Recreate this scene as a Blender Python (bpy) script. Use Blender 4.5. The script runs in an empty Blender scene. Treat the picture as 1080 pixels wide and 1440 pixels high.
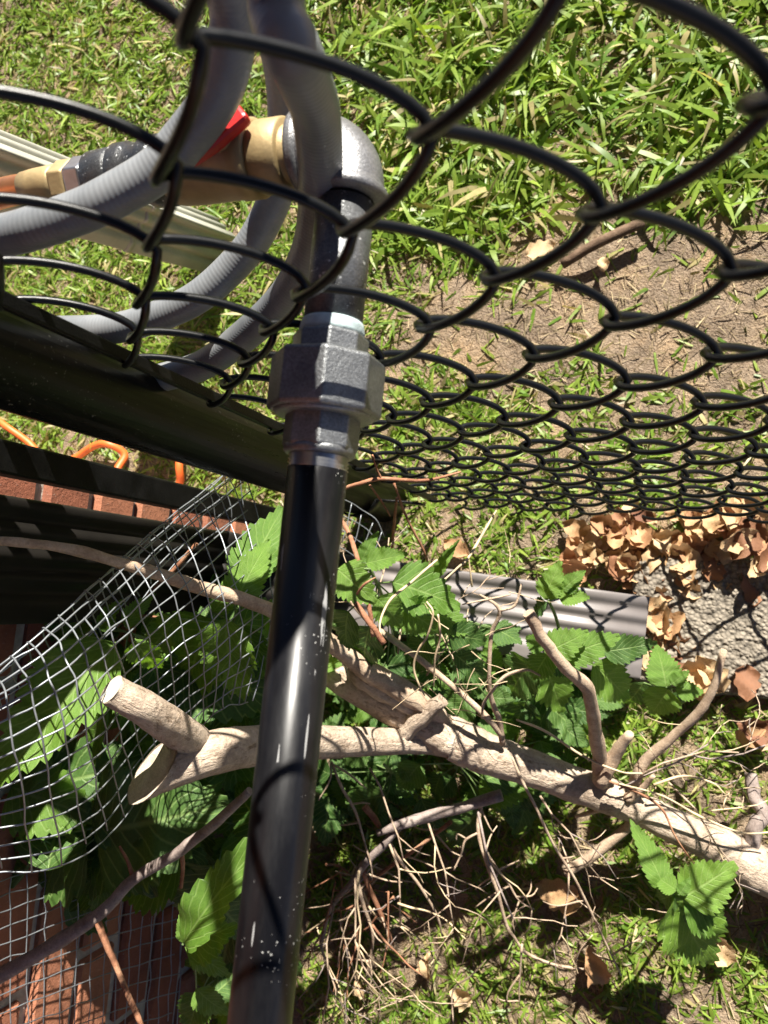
import bpy, bmesh, math, random
import numpy as np
from mathutils import Vector, Matrix

random.seed(11)
rng = np.random.default_rng(11)
scene = bpy.context.scene
COL = scene.collection

# ------------------------------------------------------------------ camera
CAM_LOC = np.array([0.0, -0.103, 0.93])
CAM_ROT = np.array([[0.9331, -0.0584, 0.3550],
                    [0.0955, 0.9915, -0.0880],
                    [-0.3468, 0.1160, 0.9307]])
FPX = 1040.0
cam_data = bpy.data.cameras.new('camera')
cam = bpy.data.objects.new('camera', cam_data)
COL.objects.link(cam)
m4 = Matrix([[*CAM_ROT[0], CAM_LOC[0]], [*CAM_ROT[1], CAM_LOC[1]], [*CAM_ROT[2], CAM_LOC[2]], [0, 0, 0, 1]])
cam.matrix_world = m4
cam_data.sensor_fit = 'VERTICAL'
cam_data.sensor_height = 36.0
cam_data.sensor_width = 27.0
cam_data.lens = 26.0
cam_data.clip_start = 0.01
cam_data.clip_end = 200.0
cam_data.dof.use_dof = True
cam_data.dof.focus_distance = 0.52
cam_data.dof.aperture_fstop = 13.0
scene.camera = cam

# ------------------------------------------------------------------ sky and sun
SUN_DIR = Vector((0.34, 1.25, 1.0)).normalized()
elev = math.asin(SUN_DIR.z)
world = bpy.data.worlds.new('World')
scene.world = world
world.use_nodes = True
wn = world.node_tree.nodes
bg = wn['Background']
sky = wn.new('ShaderNodeTexSky')
sky.sky_type = 'NISHITA'
sky.sun_disc = False
sky.sun_elevation = elev
sky.sun_rotation = math.atan2(SUN_DIR.x, SUN_DIR.y)
sky.air_density = 0.25
sky.dust_density = 0.25
sky.altitude = 1200
world.node_tree.links.new(sky.outputs[0], bg.inputs[0])
bg.inputs[1].default_value = 0.05
sun_data = bpy.data.lights.new('sun', 'SUN')
sun_data.energy = 5.0
sun_data.angle = math.radians(0.53)
sun_data.color = (1.0, 0.945, 0.85)
sun = bpy.data.objects.new('sun', sun_data)
COL.objects.link(sun)
sun.rotation_euler = SUN_DIR.to_track_quat('Z', 'Y').to_euler()
sun.location = (1.5, 4, 4)
scene.view_settings.view_transform = 'Standard'
scene.view_settings.look = 'None'
scene.view_settings.exposure = 1.55
scene.view_settings.gamma = 1.0
scene.view_settings.use_curve_mapping = False


# ------------------------------------------------------------------ helpers
def ray(u, v):
    return CAM_ROT @ np.array([(u - 540) / FPX, -(v - 720) / FPX, -1.0])


def at(u, v, h):
    """World point at height h that is seen in direction (u, v)."""
    d = ray(u, v)
    return CAM_LOC + d * ((h - CAM_LOC[2]) / d[2])


def atd(u, v, depth):
    return CAM_LOC + ray(u, v) * depth


def px2m(w, p):
    """Size in metres of w photograph pixels at world point p."""
    dep = -((np.asarray(p) - CAM_LOC) @ CAM_ROT)[2]
    return w * dep / FPX


def crom(pts, n=6):
    """Catmull-Rom resample of a list of vectors (any dimension)."""
    P = np.asarray(pts, float)
    if len(P) < 3:
        t = np.linspace(0, 1, n * (len(P) - 1) + 1)[:, None]
        return P[0] + (P[-1] - P[0]) * t
    P = np.vstack([2 * P[0] - P[1], P, 2 * P[-1] - P[-2]])
    out = []
    for i in range(1, len(P) - 2):
        p0, p1, p2, p3 = P[i - 1:i + 3]
        for k in range(n):
            t = k / n
            out.append(0.5 * (2 * p1 + (p2 - p0) * t + (2 * p0 - 5 * p1 + 4 * p2 - p3) * t * t + (3 * p1 - p0 - 3 * p2 + p3) * t ** 3))
    out.append(P[-2])
    return np.array(out)


def tube_data(path, radii, sides=8, cap=True, rough=0.0, seed=0, taper_tip=False):
    P = np.asarray(path, float)
    n = len(P)
    R = np.full(n, radii, float) if np.isscalar(radii) else np.asarray(radii, float)
    T = np.gradient(P, axis=0)
    T /= np.linalg.norm(T, axis=1)[:, None] + 1e-12
    ref = np.array([0, 0, 1.0]) if abs(T[0][2]) < 0.9 else np.array([1.0, 0, 0])
    N = np.cross(T[0], ref)
    N /= np.linalg.norm(N)
    g = np.random.default_rng(seed)
    verts = []
    ang = np.arange(sides) * 2 * math.pi / sides
    bump = g.normal(0, 1, (n, sides))
    bump = (bump + np.roll(bump, 1, 1) + np.roll(bump, 1, 0)) / 1.7
    for i in range(n):
        N = N - T[i] * (N @ T[i])
        N /= np.linalg.norm(N) + 1e-12
        B = np.cross(T[i], N)
        r = R[i] * (1 + rough * bump[i])
        verts.append(P[i] + r[:, None] * (np.cos(ang)[:, None] * N + np.sin(ang)[:, None] * B))
    V = np.vstack(verts)
    F = []
    for i in range(n - 1):
        a = i * sides
        b = a + sides
        for k in range(sides):
            k2 = (k + 1) % sides
            F.append((a + k, a + k2, b + k2, b + k))
    if cap:
        F.append(tuple(range(sides - 1, -1, -1)))
        F.append(tuple((n - 1) * sides + k for k in range(sides)))
    # uv : around, along (metres)
    L = np.concatenate([[0], np.cumsum(np.linalg.norm(np.diff(P, axis=0), axis=1))])
    return V, F, (n, sides, L)


def mesh_obj(name, V, F, mat, parent=None, smooth=True, uvinfo=None, origin=None):
    me = bpy.data.meshes.new(name)
    V = np.asarray(V, float)
    if origin is not None:
        V = V - np.asarray(origin)
    me.from_pydata(V.tolist(), [], F)
    if smooth:
        me.polygons.foreach_set('use_smooth', [True] * len(me.polygons))
    if mat is not None:
        me.materials.append(mat)
    if uvinfo is not None:
        n, s, L = uvinfo
        uv = me.uv_layers.new(name='UVMap')
        vi = np.zeros(len(me.loops), int)
        me.loops.foreach_get('vertex_index', vi)
        ring = np.minimum(vi // s, n - 1)
        data = np.stack([(vi % s) / s, L[ring]], 1).astype(np.float32)
        uv.data.foreach_set('uv', data.ravel())
    me.update()
    o = bpy.data.objects.new(name, me)
    if origin is not None:
        o.location = origin
    COL.objects.link(o)
    if parent is not None:
        o.parent = parent
        o.location = Vector(o.location) - parent.location if parent.parent is None else o.location
    return o


def tube(name, path, radii, mat, parent=None, sides=8, rough=0.0, seed=0, cap=True):
    V, F, uvi = tube_data(path, radii, sides, cap, rough, seed)
    o = mesh_obj(name, V, F, mat, parent, True, uvi)
    if cap:
        o.data.polygons[-1].use_smooth = False
        o.data.polygons[-2].use_smooth = False
    return o


def thing(name, label, cat, loc=(0, 0, 0), group=None):
    o = bpy.data.objects.new(name, None)
    o.empty_display_size = 0.02
    o.location = loc
    COL.objects.link(o)
    return tag(o, label, cat, group)


def tag(o, label=None, cat=None, group=None, kind=None):
    if label: o['label'] = label
    if cat: o['category'] = cat
    if group: o['group'] = group
    if kind: o['kind'] = kind
    return o


def join_data(lst):
    V, F, o = [], [], 0
    for v, f in lst:
        V.append(np.asarray(v)); F += [tuple(i + o for i in q) for q in f]; o += len(v)
    return np.vstack(V), F


def lathe(profile, base, axis, sides=24, flat_hex=0):
    """profile: list of (distance along axis, radius). Returns V, F."""
    a = np.asarray(axis, float); a /= np.linalg.norm(a)
    ref = np.array([0, 0, 1.0]) if abs(a[2]) < 0.9 else np.array([1.0, 0, 0])
    n = np.cross(a, ref); n /= np.linalg.norm(n)
    b = np.cross(a, n)
    V, F = [], []
    ang = np.arange(sides) * 2 * math.pi / sides + (math.pi / sides if flat_hex else 0)
    for s, r in profile:
        V.append(np.asarray(base) + a * s + r * (np.cos(ang)[:, None] * n + np.sin(ang)[:, None] * b))
    m = len(profile)
    for i in range(m - 1):
        for k in range(sides):
            k2 = (k + 1) % sides
            F.append((i * sides + k, i * sides + k2, (i + 1) * sides + k2, (i + 1) * sides + k))
    F.append(tuple(range(sides - 1, -1, -1)))
    F.append(tuple((m - 1) * sides + k for k in range(sides)))
    return np.vstack(V), F


def box_data(x0, x1, y0, y1, z0, z1):
    V = [(x, y, z) for x in (x0, x1) for y in (y0, y1) for z in (z0, z1)]
    F = [(0, 1, 3, 2), (4, 6, 7, 5), (0, 4, 5, 1), (2, 3, 7, 6), (0, 2, 6, 4), (1, 5, 7, 3)]
    return np.array(V, float), F


def bevel_obj(o, w, seg=2, angle=30):
    md = o.modifiers.new('bevel', 'BEVEL')
    md.width = w; md.segments = seg; md.limit_method = 'ANGLE'; md.angle_limit = math.radians(angle)
    return o


_lat = rng.random((256, 256))


def vnoise(x, y, s):
    x = np.asarray(x) / s + 57.3; y = np.asarray(y) / s + 91.7
    xi = np.floor(x).astype(int); yi = np.floor(y).astype(int)
    fx = x - xi; fy = y - yi
    fx = fx * fx * (3 - 2 * fx); fy = fy * fy * (3 - 2 * fy)
    g = lambda a, b: _lat[a % 256, b % 256]
    return (g(xi, yi) * (1 - fx) + g(xi + 1, yi) * fx) * (1 - fy) + (g(xi, yi + 1) * (1 - fx) + g(xi + 1, yi + 1) * fx) * fy


def gh(x, y):
    return (vnoise(x, y, .25) - .5) * .02 + (vnoise(x, y, .06) - .5) * .010 + (vnoise(x, y, .018) - .5) * .005


# ------------------------------------------------------------------ materials
def new_mat(name):
    m = bpy.data.materials.new(name)
    m.use_nodes = True
    nt = m.node_tree
    return m, nt, nt.nodes['Principled BSDF']


def nd(nt, t, **kw):
    n = nt.nodes.new(t)
    for k, v in kw.items():
        if k.startswith('i_'):
            n.inputs[k[2:].replace('_', ' ')].default_value = v
        else:
            setattr(n, k, v)
    return n


def ramp(nt, fac, stops, interp='LINEAR'):
    r = nt.nodes.new('ShaderNodeValToRGB')
    r.color_ramp.interpolation = interp
    els = r.color_ramp.elements
    while len(els) < len(stops): els.new(0.5)
    for e, (p, c) in zip(els, stops):
        e.position = p
        e.color = (*c, 1) if len(c) == 3 else c
    nt.links.new(fac, r.inputs[0])
    return r.outputs[0]


def mixc(nt, fac, a, b, blend='MIX'):
    n = nt.nodes.new('ShaderNodeMix')
    n.data_type = 'RGBA'; n.blend_type = blend
    for sock, val in ((0, fac), (6, a), (7, b)):
        if hasattr(val, 'is_linked'): nt.links.new(val, n.inputs[sock])
        elif isinstance(val, (int, float)): n.inputs[sock].default_value = val
        else: n.inputs[sock].default_value = (*val, 1)
    return n.outputs[2]


def noise(nt, scale, detail=4, rough=.6, coord='Object', vec=None, stretch=None):
    n = nt.nodes.new('ShaderNodeTexNoise')
    n.inputs['Scale'].default_value = scale
    n.inputs['Detail'].default_value = detail
    n.inputs['Roughness'].default_value = rough
    if vec is None:
        tc = nt.nodes.new('ShaderNodeTexCoord')
        vec = tc.outputs[coord]
    if stretch:
        mp = nt.nodes.new('ShaderNodeMapping')
        mp.inputs['Scale'].default_value = stretch
        nt.links.new(vec, mp.inputs[0]); vec = mp.outputs[0]
    nt.links.new(vec, n.inputs['Vector'])
    return n.outputs[0]


def bump(nt, bsdf, h, strength=.5, dist=.002, normal=None):
    b = nt.nodes.new('ShaderNodeBump')
    b.inputs['Strength'].default_value = strength
    b.inputs['Distance'].default_value = dist
    nt.links.new(h, b.inputs['Height'])
    if normal: nt.links.new(normal, b.inputs['Normal'])
    nt.links.new(b.outputs[0], bsdf.inputs['Normal'])
    return b.outputs[0]


def mat_soil():
    m, nt, b = new_mat('soil')
    n1 = noise(nt, 9, 6, .7); n2 = noise(nt, 60, 5, .7); n3 = noise(nt, 350, 3, .7)
    c1 = ramp(nt, n1, [(.38, (.10, .065, .04)), (.5, (.24, .165, .10)), (.62, (.44, .27, .115))])
    c2 = ramp(nt, n2, [(.3, (.10, .07, .045)), (.55, (.32, .24, .17)), (.8, (.50, .40, .29))])
    c = mixc(nt, .5, c1, c2)
    c = mixc(nt, .8, c, ramp(nt, noise(nt, 16, 6, .75), [(.36, (.38, .35, .32)), (.5, (1, 1, 1)), (.66, (1.35, 1.28, 1.15))]), 'MULTIPLY')
    c = mixc(nt, .35, c, ramp(nt, n3, [(.3, (.08, .055, .035)), (.7, (.55, .45, .34))]))
    nt.links.new(c, b.inputs['Base Color'])
    b.inputs['Roughness'].default_value = .95
    b.inputs['Specular IOR Level'].default_value = .15
    mx = nt.nodes.new('ShaderNodeMath'); mx.operation = 'ADD'
    nt.links.new(n2, mx.inputs[0]); nt.links.new(n3, mx.inputs[1])
    bump(nt, b, mx.outputs[0], .9, .006)
    return m


def mat_blade(name, trans=.35, rough=.42, attr='tint', spec=.5):
    m, nt, b = new_mat(name)
    a = nd(nt, 'ShaderNodeAttribute', attribute_name=attr)
    nn = noise(nt, 90, 3)
    c = mixc(nt, .35, a.outputs[0], ramp(nt, nn, [(.3, (.35, .35, .35)), (.7, (1.3, 1.3, 1.3))]), 'MULTIPLY')
    nt.links.new(c, b.inputs['Base Color'])
    b.inputs['Roughness'].default_value = rough
    b.inputs['Specular IOR Level'].default_value = spec
    t = nt.nodes.new('ShaderNodeBsdfTranslucent')
    nt.links.new(mixc(nt, 1.0, c, (1.25, 1.3, .6), 'MULTIPLY'), t.inputs[0])
    mx = nt.nodes.new('ShaderNodeMixShader')
    mx.inputs[0].default_value = trans
    out = nt.nodes['Material Output']
    nt.links.new(b.outputs[0], mx.inputs[1]); nt.links.new(t.outputs[0], mx.inputs[2])
    nt.links.new(mx.outputs[0], out.inputs[0])
    return m


def mat_leaf(name, c_lo, c_hi, trans=.3, rough=.45):
    m, nt, b = new_mat(name)
    uv = nd(nt, 'ShaderNodeUVMap')
    oi = nd(nt, 'ShaderNodeObjectInfo')
    sep = nt.nodes.new('ShaderNodeSeparateXYZ')
    nt.links.new(uv.outputs[0], sep.inputs[0])
    # side veins: bands of v - |u| * k ; midrib near u = 0
    ab = nd(nt, 'ShaderNodeMath', operation='ABSOLUTE'); nt.links.new(sep.outputs[0], ab.inputs[0])
    mul = nd(nt, 'ShaderNodeMath', operation='MULTIPLY'); nt.links.new(ab.outputs[0], mul.inputs[0]); mul.inputs[1].default_value = .30
    sub = nd(nt, 'ShaderNodeMath', operation='SUBTRACT'); nt.links.new(sep.outputs[1], sub.inputs[0]); nt.links.new(mul.outputs[0], sub.inputs[1])
    fr = nd(nt, 'ShaderNodeMath', operation='MULTIPLY'); nt.links.new(sub.outputs[0], fr.inputs[0]); fr.inputs[1].default_value = 9.0
    pp = nd(nt, 'ShaderNodeMath', operation='PINGPONG'); nt.links.new(fr.outputs[0], pp.inputs[0]); pp.inputs[1].default_value = .5
    vein = nd(nt, 'ShaderNodeMapRange'); nt.links.new(pp.outputs[0], vein.inputs[0]); vein.inputs[1].default_value = 0; vein.inputs[2].default_value = .12; vein.inputs[3].default_value = 1; vein.inputs[4].default_value = 0
    mid = nd(nt, 'ShaderNodeMapRange'); nt.links.new(ab.outputs[0], mid.inputs[0]); mid.inputs[1].default_value = .02; mid.inputs[2].default_value = .07; mid.inputs[3].default_value = 1; mid.inputs[4].default_value = 0
    mxv = nd(nt, 'ShaderNodeMath', operation='MAXIMUM'); nt.links.new(vein.outputs[0], mxv.inputs[0]); nt.links.new(mid.outputs[0], mxv.inputs[1])
    n = noise(nt, 45, 4)
    base = mixc(nt, oi.outputs['Random'], c_lo, c_hi)
    base = mixc(nt, .5, base, ramp(nt, n, [(.3, (.55, .6, .5)), (.7, (1.25, 1.2, 1.1))]), 'MULTIPLY')
    bn = noise(nt, 14, 6, .75)
    base = mixc(nt, ramp(nt, bn, [(.66, (0, 0, 0)), (.74, (.7, .7, .7))]), base, (.16, .13, .04))
    vc = mixc(nt, .45, base, (.30, .42, .14))
    c = mixc(nt, mxv.outputs[0], base, vc)
    nt.links.new(c, b.inputs['Base Color'])
    b.inputs['Roughness'].default_value = rough
    b.inputs['Specular IOR Level'].default_value = .45
    nf = noise(nt, 260, 3)
    add = nd(nt, 'ShaderNodeMath', operation='SUBTRACT'); nt.links.new(nf, add.inputs[0]); nt.links.new(mxv.outputs[0], add.inputs[1])
    bump(nt, b, add.outputs[0], .5, .0012)
    t = nt.nodes.new('ShaderNodeBsdfTranslucent')
    nt.links.new(mixc(nt, 1.0, c, (1.5, 1.6, .5), 'MULTIPLY'), t.inputs[0])
    mx = nt.nodes.new('ShaderNodeMixShader'); mx.inputs[0].default_value = trans
    nt.links.new(b.outputs[0], mx.inputs[1]); nt.links.new(t.outputs[0], mx.inputs[2])
    nt.links.new(mx.outputs[0], nt.nodes['Material Output'].inputs[0])
    return m


def mat_simple(name, col, rough=.5, metal=0.0, var=.25, scale=40, bmp=.2, bdist=.001, bscale=200, spec=.5, col2=None):
    m, nt, b = new_mat(name)
    n = noise(nt, scale, 5)
    if col2 is None:
        col2 = tuple(min(1, c * (1 + var)) for c in col); col1 = tuple(c * (1 - var) for c in col)
    else:
        col1 = col
    nt.links.new(ramp(nt, n, [(.3, col1), (.7, col2)]), b.inputs['Base Color'])
    b.inputs['Roughness'].default_value = rough
    b.inputs['Metallic'].default_value = metal
    b.inputs['Specular IOR Level'].default_value = spec
    if bmp: bump(nt, b, noise(nt, bscale, 4), bmp, bdist)
    return m


def mat_paint_pipe():
    m, nt, b = new_mat('black_pipe_paint')
    tc = nd(nt, 'ShaderNodeTexCoord')
    dust = noise(nt, 35, 6, .7, stretch=(1, .25, 1))
    base = ramp(nt, dust, [(.42, (.004, .004, .005)), (.75, (.013, .013, .014))])
    vor = nd(nt, 'ShaderNodeTexVoronoi', feature='F1'); vor.inputs['Scale'].default_value = 430
    wv = nd(nt, 'ShaderNodeTexNoise'); wv.inputs['Scale'].default_value = 700; nt.links.new(tc.outputs['Object'], wv.inputs['Vector'])
    wa = nd(nt, 'ShaderNodeVectorMath', operation='MULTIPLY_ADD'); nt.links.new(wv.outputs['Color'], wa.inputs[0]); wa.inputs[1].default_value = (.0016, .0016, .0016); nt.links.new(tc.outputs['Object'], wa.inputs[2])
    nt.links.new(wa.outputs[0], vor.inputs['Vector'])
    patch = noise(nt, 22, 4, .6)
    thr = nd(nt, 'ShaderNodeMapRange'); nt.links.new(patch, thr.inputs[0])
    thr.inputs[1].default_value = .47; thr.inputs[2].default_value = .72; thr.inputs[3].default_value = 0.0; thr.inputs[4].default_value = .30
    lt = nd(nt, 'ShaderNodeMath', operation='LESS_THAN'); nt.links.new(vor.outputs['Distance'], lt.inputs[0]); nt.links.new(thr.outputs[0], lt.inputs[1])
    c = mixc(nt, lt.outputs[0], base, (.26, .26, .25))
    # fine scratches, random short strokes
    sc = noise(nt, 260, 2, .5, stretch=(1.0, .07, 1.0))
    sm = noise(nt, 26, 3, .6)
    s1 = nd(nt, 'ShaderNodeMath', operation='GREATER_THAN'); nt.links.new(sc, s1.inputs[0]); s1.inputs[1].default_value = .66
    s2 = nd(nt, 'ShaderNodeMath', operation='GREATER_THAN'); nt.links.new(sm, s2.inputs[0]); s2.inputs[1].default_value = .54
    s3 = nd(nt, 'ShaderNodeMath', operation='MULTIPLY'); nt.links.new(s1.outputs[0], s3.inputs[0]); nt.links.new(s2.outputs[0], s3.inputs[1])
    c = mixc(nt, s3.outputs[0], c, (.22, .22, .22))
    nt.links.new(c, b.inputs['Base Color'])
    rr = ramp(nt, dust, [(.35, (.26, .26, .26)), (.8, (.50, .50, .50))])
    nt.links.new(rr, b.inputs['Roughness'])
    b.inputs['Specular IOR Level'].default_value = .3
    bump(nt, b, noise(nt, 120, 3, stretch=(1, .3, 1)), .12, .0008)
    return m


def mat_cast(name, c1, c2, metal=.55, rough=.42, speck=False, spec=.5):
    m, nt, b = new_mat(name)
    g = noise(nt, 900, 3, .7); l = noise(nt, 45, 5, .65)
    c = ramp(nt, l, [(.3, c1), (.7, c2)])
    c = mixc(nt, .5, c, ramp(nt, g, [(.35, (.45, .45, .45)), (.65, (1.35, 1.35, 1.35))]), 'MULTIPLY')
    if speck:
        s = ramp(nt, noise(nt, 330, 3, .65), [(.64, (0, 0, 0)), (.68, (1, 1, 1))])
        c = mixc(nt, s, c, (.6, .62, .62))
    nt.links.new(c, b.inputs['Base Color'])
    b.inputs['Metallic'].default_value = metal
    b.inputs['Roughness'].default_value = rough
    b.inputs['Specular IOR Level'].default_value = spec
    bump(nt, b, g, .5, .0006)
    return m


def mat_post():
    m, nt, b = new_mat('weathered_black_paint')
    st = noise(nt, 55, 5, .7, stretch=(1, 1, .06)); bl = noise(nt, 14, 5, .65); sp = noise(nt, 420, 2, .6)
    c = ramp(nt, st, [(.40, (.003, .003, .0035)), (.64, (.009, .0075, .005)), (.80, (.035, .027, .018))])
    c = mixc(nt, ramp(nt, bl, [(.40, (.85, .85, .85)), (.62, (0, 0, 0))]), c, (.004, .0042, .005))
    mk = nd(nt, 'ShaderNodeMath', operation='MULTIPLY')
    nt.links.new(ramp(nt, sp, [(.66, (0, 0, 0)), (.70, (1, 1, 1))]), mk.inputs[0]); nt.links.new(ramp(nt, noise(nt, 9, 3), [(.45, (0, 0, 0)), (.65, (1, 1, 1))]), mk.inputs[1])
    c = mixc(nt, mk.outputs[0], c, (.22, .22, .21))
    nt.links.new(c, b.inputs['Base Color'])
    nt.links.new(ramp(nt, st, [(.3, (.20, .20, .20)), (.7, (.5, .5, .5))]), b.inputs['Roughness'])
    b.inputs['Specular IOR Level'].default_value = .09
    bump(nt, b, st, .2, .0006)
    return m


def mat_hose():
    m, nt, b = new_mat('hose_rubber')
    uv = nd(nt, 'ShaderNodeUVMap')
    sep = nd(nt, 'ShaderNodeSeparateXYZ'); nt.links.new(uv.outputs[0], sep.inputs[0])
    mu = nd(nt, 'ShaderNodeMath', operation='MULTIPLY'); nt.links.new(sep.outputs[1], mu.inputs[0]); mu.inputs[1].default_value = 2 * math.pi / .0026
    ad = nd(nt, 'ShaderNodeMath', operation='MULTIPLY_ADD'); nt.links.new(sep.outputs[0], ad.inputs[0]); ad.inputs[1].default_value = 2 * math.pi; nt.links.new(mu.outputs[0], ad.inputs[2])
    si = nd(nt, 'ShaderNodeMath', operation='SINE'); nt.links.new(ad.outputs[0], si.inputs[0])
    n = noise(nt, 30, 5)
    nt.links.new(ramp(nt, n, [(.3, (.12, .13, .14)), (.7, (.20, .21, .22))]), b.inputs['Base Color'])
    b.inputs['Roughness'].default_value = .42
    bump(nt, b, si.outputs[0], .12, .0004)
    return m


def mat_bark(name, c_dark, c_mid, c_light, scale=30, plates=False):
    m, nt, b = new_mat(name)
    n1 = noise(nt, scale, 6, .65); n2 = noise(nt, scale * 9, 5, .7); n3 = noise(nt, scale * .5, 3)
    c = ramp(nt, n1, [(.28, c_dark), (.5, c_mid), (.72, c_light)])
    c = mixc(nt, .55, c, ramp(nt, n2, [(.3, (.5, .48, .46)), (.65, (1.2, 1.2, 1.2))]), 'MULTIPLY')
    cr = ramp(nt, noise(nt, scale * 2.2, 6, .75), [(.30, (.35, .28, .24)), (.37, (1, 1, 1))])
    c = mixc(nt, .6, c, cr, 'MULTIPLY')
    pl = None
    if plates:
        uv = nd(nt, 'ShaderNodeUVMap')
        pl = noise(nt, 1.0, 5, .7, vec=uv.outputs[0], stretch=(16, 55, 1))
        c = mixc(nt, .75, c, ramp(nt, pl, [(.36, (.42, .36, .30)), (.43, (1, 1, 1)), (.60, (1, 1, 1)), (.70, (1.18, 1.14, 1.08))]), 'MULTIPLY')
    nt.links.new(c, b.inputs['Base Color'])
    b.inputs['Roughness'].default_value = .85
    b.inputs['Specular IOR Level'].default_value = .2
    ad = nd(nt, 'ShaderNodeMath', operation='ADD'); nt.links.new(n1, ad.inputs[0]); nt.links.new(n2, ad.inputs[1])
    if plates:
        a2 = nd(nt, 'ShaderNodeMath', operation='MULTIPLY_ADD'); nt.links.new(pl, a2.inputs[0]); a2.inputs[1].default_value = 2.2; nt.links.new(ad.outputs[0], a2.inputs[2])
        bump(nt, b, a2.outputs[0], .75, .0028)
    else:
        bump(nt, b, ad.outputs[0], .45, .002)
    return m


def mat_brick():
    m, nt, b = new_mat('brick_clay')
    oi = nd(nt, 'ShaderNodeObjectInfo')
    n1 = noise(nt, 28, 6, .7); n2 = noise(nt, 300, 4, .7)
    c = mixc(nt, oi.outputs['Random'], (.27, .085, .048), (.42, .175, .095))
    c = mixc(nt, .6, c, ramp(nt, n1, [(.3, (.45, .42, .42)), (.7, (1.35, 1.3, 1.25))]), 'MULTIPLY')
    c = mixc(nt, ramp(nt, n2, [(.62, (0, 0, 0)), (.75, (.6, .6, .6))]), c, (.5, .42, .36))
    nt.links.new(c, b.inputs['Base Color'])
    b.inputs['Roughness'].default_value = .9
    bump(nt, b, n2, .7, .002)
    return m


def mat_paver():
    m, nt, b = new_mat('exposed_aggregate')
    tc = nd(nt, 'ShaderNodeTexCoord')
    v = nd(nt, 'ShaderNodeTexVoronoi', feature='F1'); v.inputs['Scale'].default_value = 210
    nt.links.new(tc.outputs['Object'], v.inputs['Vector'])
    n = noise(nt, 20, 5)
    c = mixc(nt, .55, ramp(nt, n, [(.3, (.17, .148, .12)), (.7, (.29, .255, .205))]), ramp(nt, noise(nt, 330, 2, .5), [(.3, (.25, .24, .22)), (.7, (.75, .72, .68))]), 'SOFT_LIGHT')
    c = mixc(nt, ramp(nt, v.outputs['Distance'], [(.35, (0, 0, 0)), (.8, (.8, .8, .8))]), c, (.10, .085, .065))
    nt.links.new(c, b.inputs['Base Color'])
    b.inputs['Roughness'].default_value = .9
    inv = nd(nt, 'ShaderNodeMath', operation='SUBTRACT'); inv.inputs[0].default_value = 1; nt.links.new(v.outputs['Distance'], inv.inputs[1])
    bump(nt, b, inv.outputs[0], 1.0, .003)
    return m


def mat_dry_leaf():
    m, nt, b = new_mat('dry_leaf_brown')
    oi = nd(nt, 'ShaderNodeObjectInfo')
    cr = ramp(nt, oi.outputs['Random'], [(0, (.16, .065, .035)), (.25, (.40, .20, .10)), (.65, (.58, .38, .20)), (1, (.66, .50, .30))])
    n = noise(nt, 60, 5)
    c = mixc(nt, .55, cr, ramp(nt, n, [(.3, (.45, .4, .35)), (.7, (1.3, 1.25, 1.15))]), 'MULTIPLY')
    nt.links.new(c, b.inputs['Base Color'])
    b.inputs['Roughness'].default_value = .65
    bump(nt, b, noise(nt, 200, 4), .4, .001)
    t = nt.nodes.new('ShaderNodeBsdfTranslucent'); nt.links.new(c, t.inputs[0])
    mx = nt.nodes.new('ShaderNodeMixShader'); mx.inputs[0].default_value = .2
    nt.links.new(b.outputs[0], mx.inputs[1]); nt.links.new(t.outputs[0], mx.inputs[2])
    nt.links.new(mx.outputs[0], nt.nodes['Material Output'].inputs[0])
    return m


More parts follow.
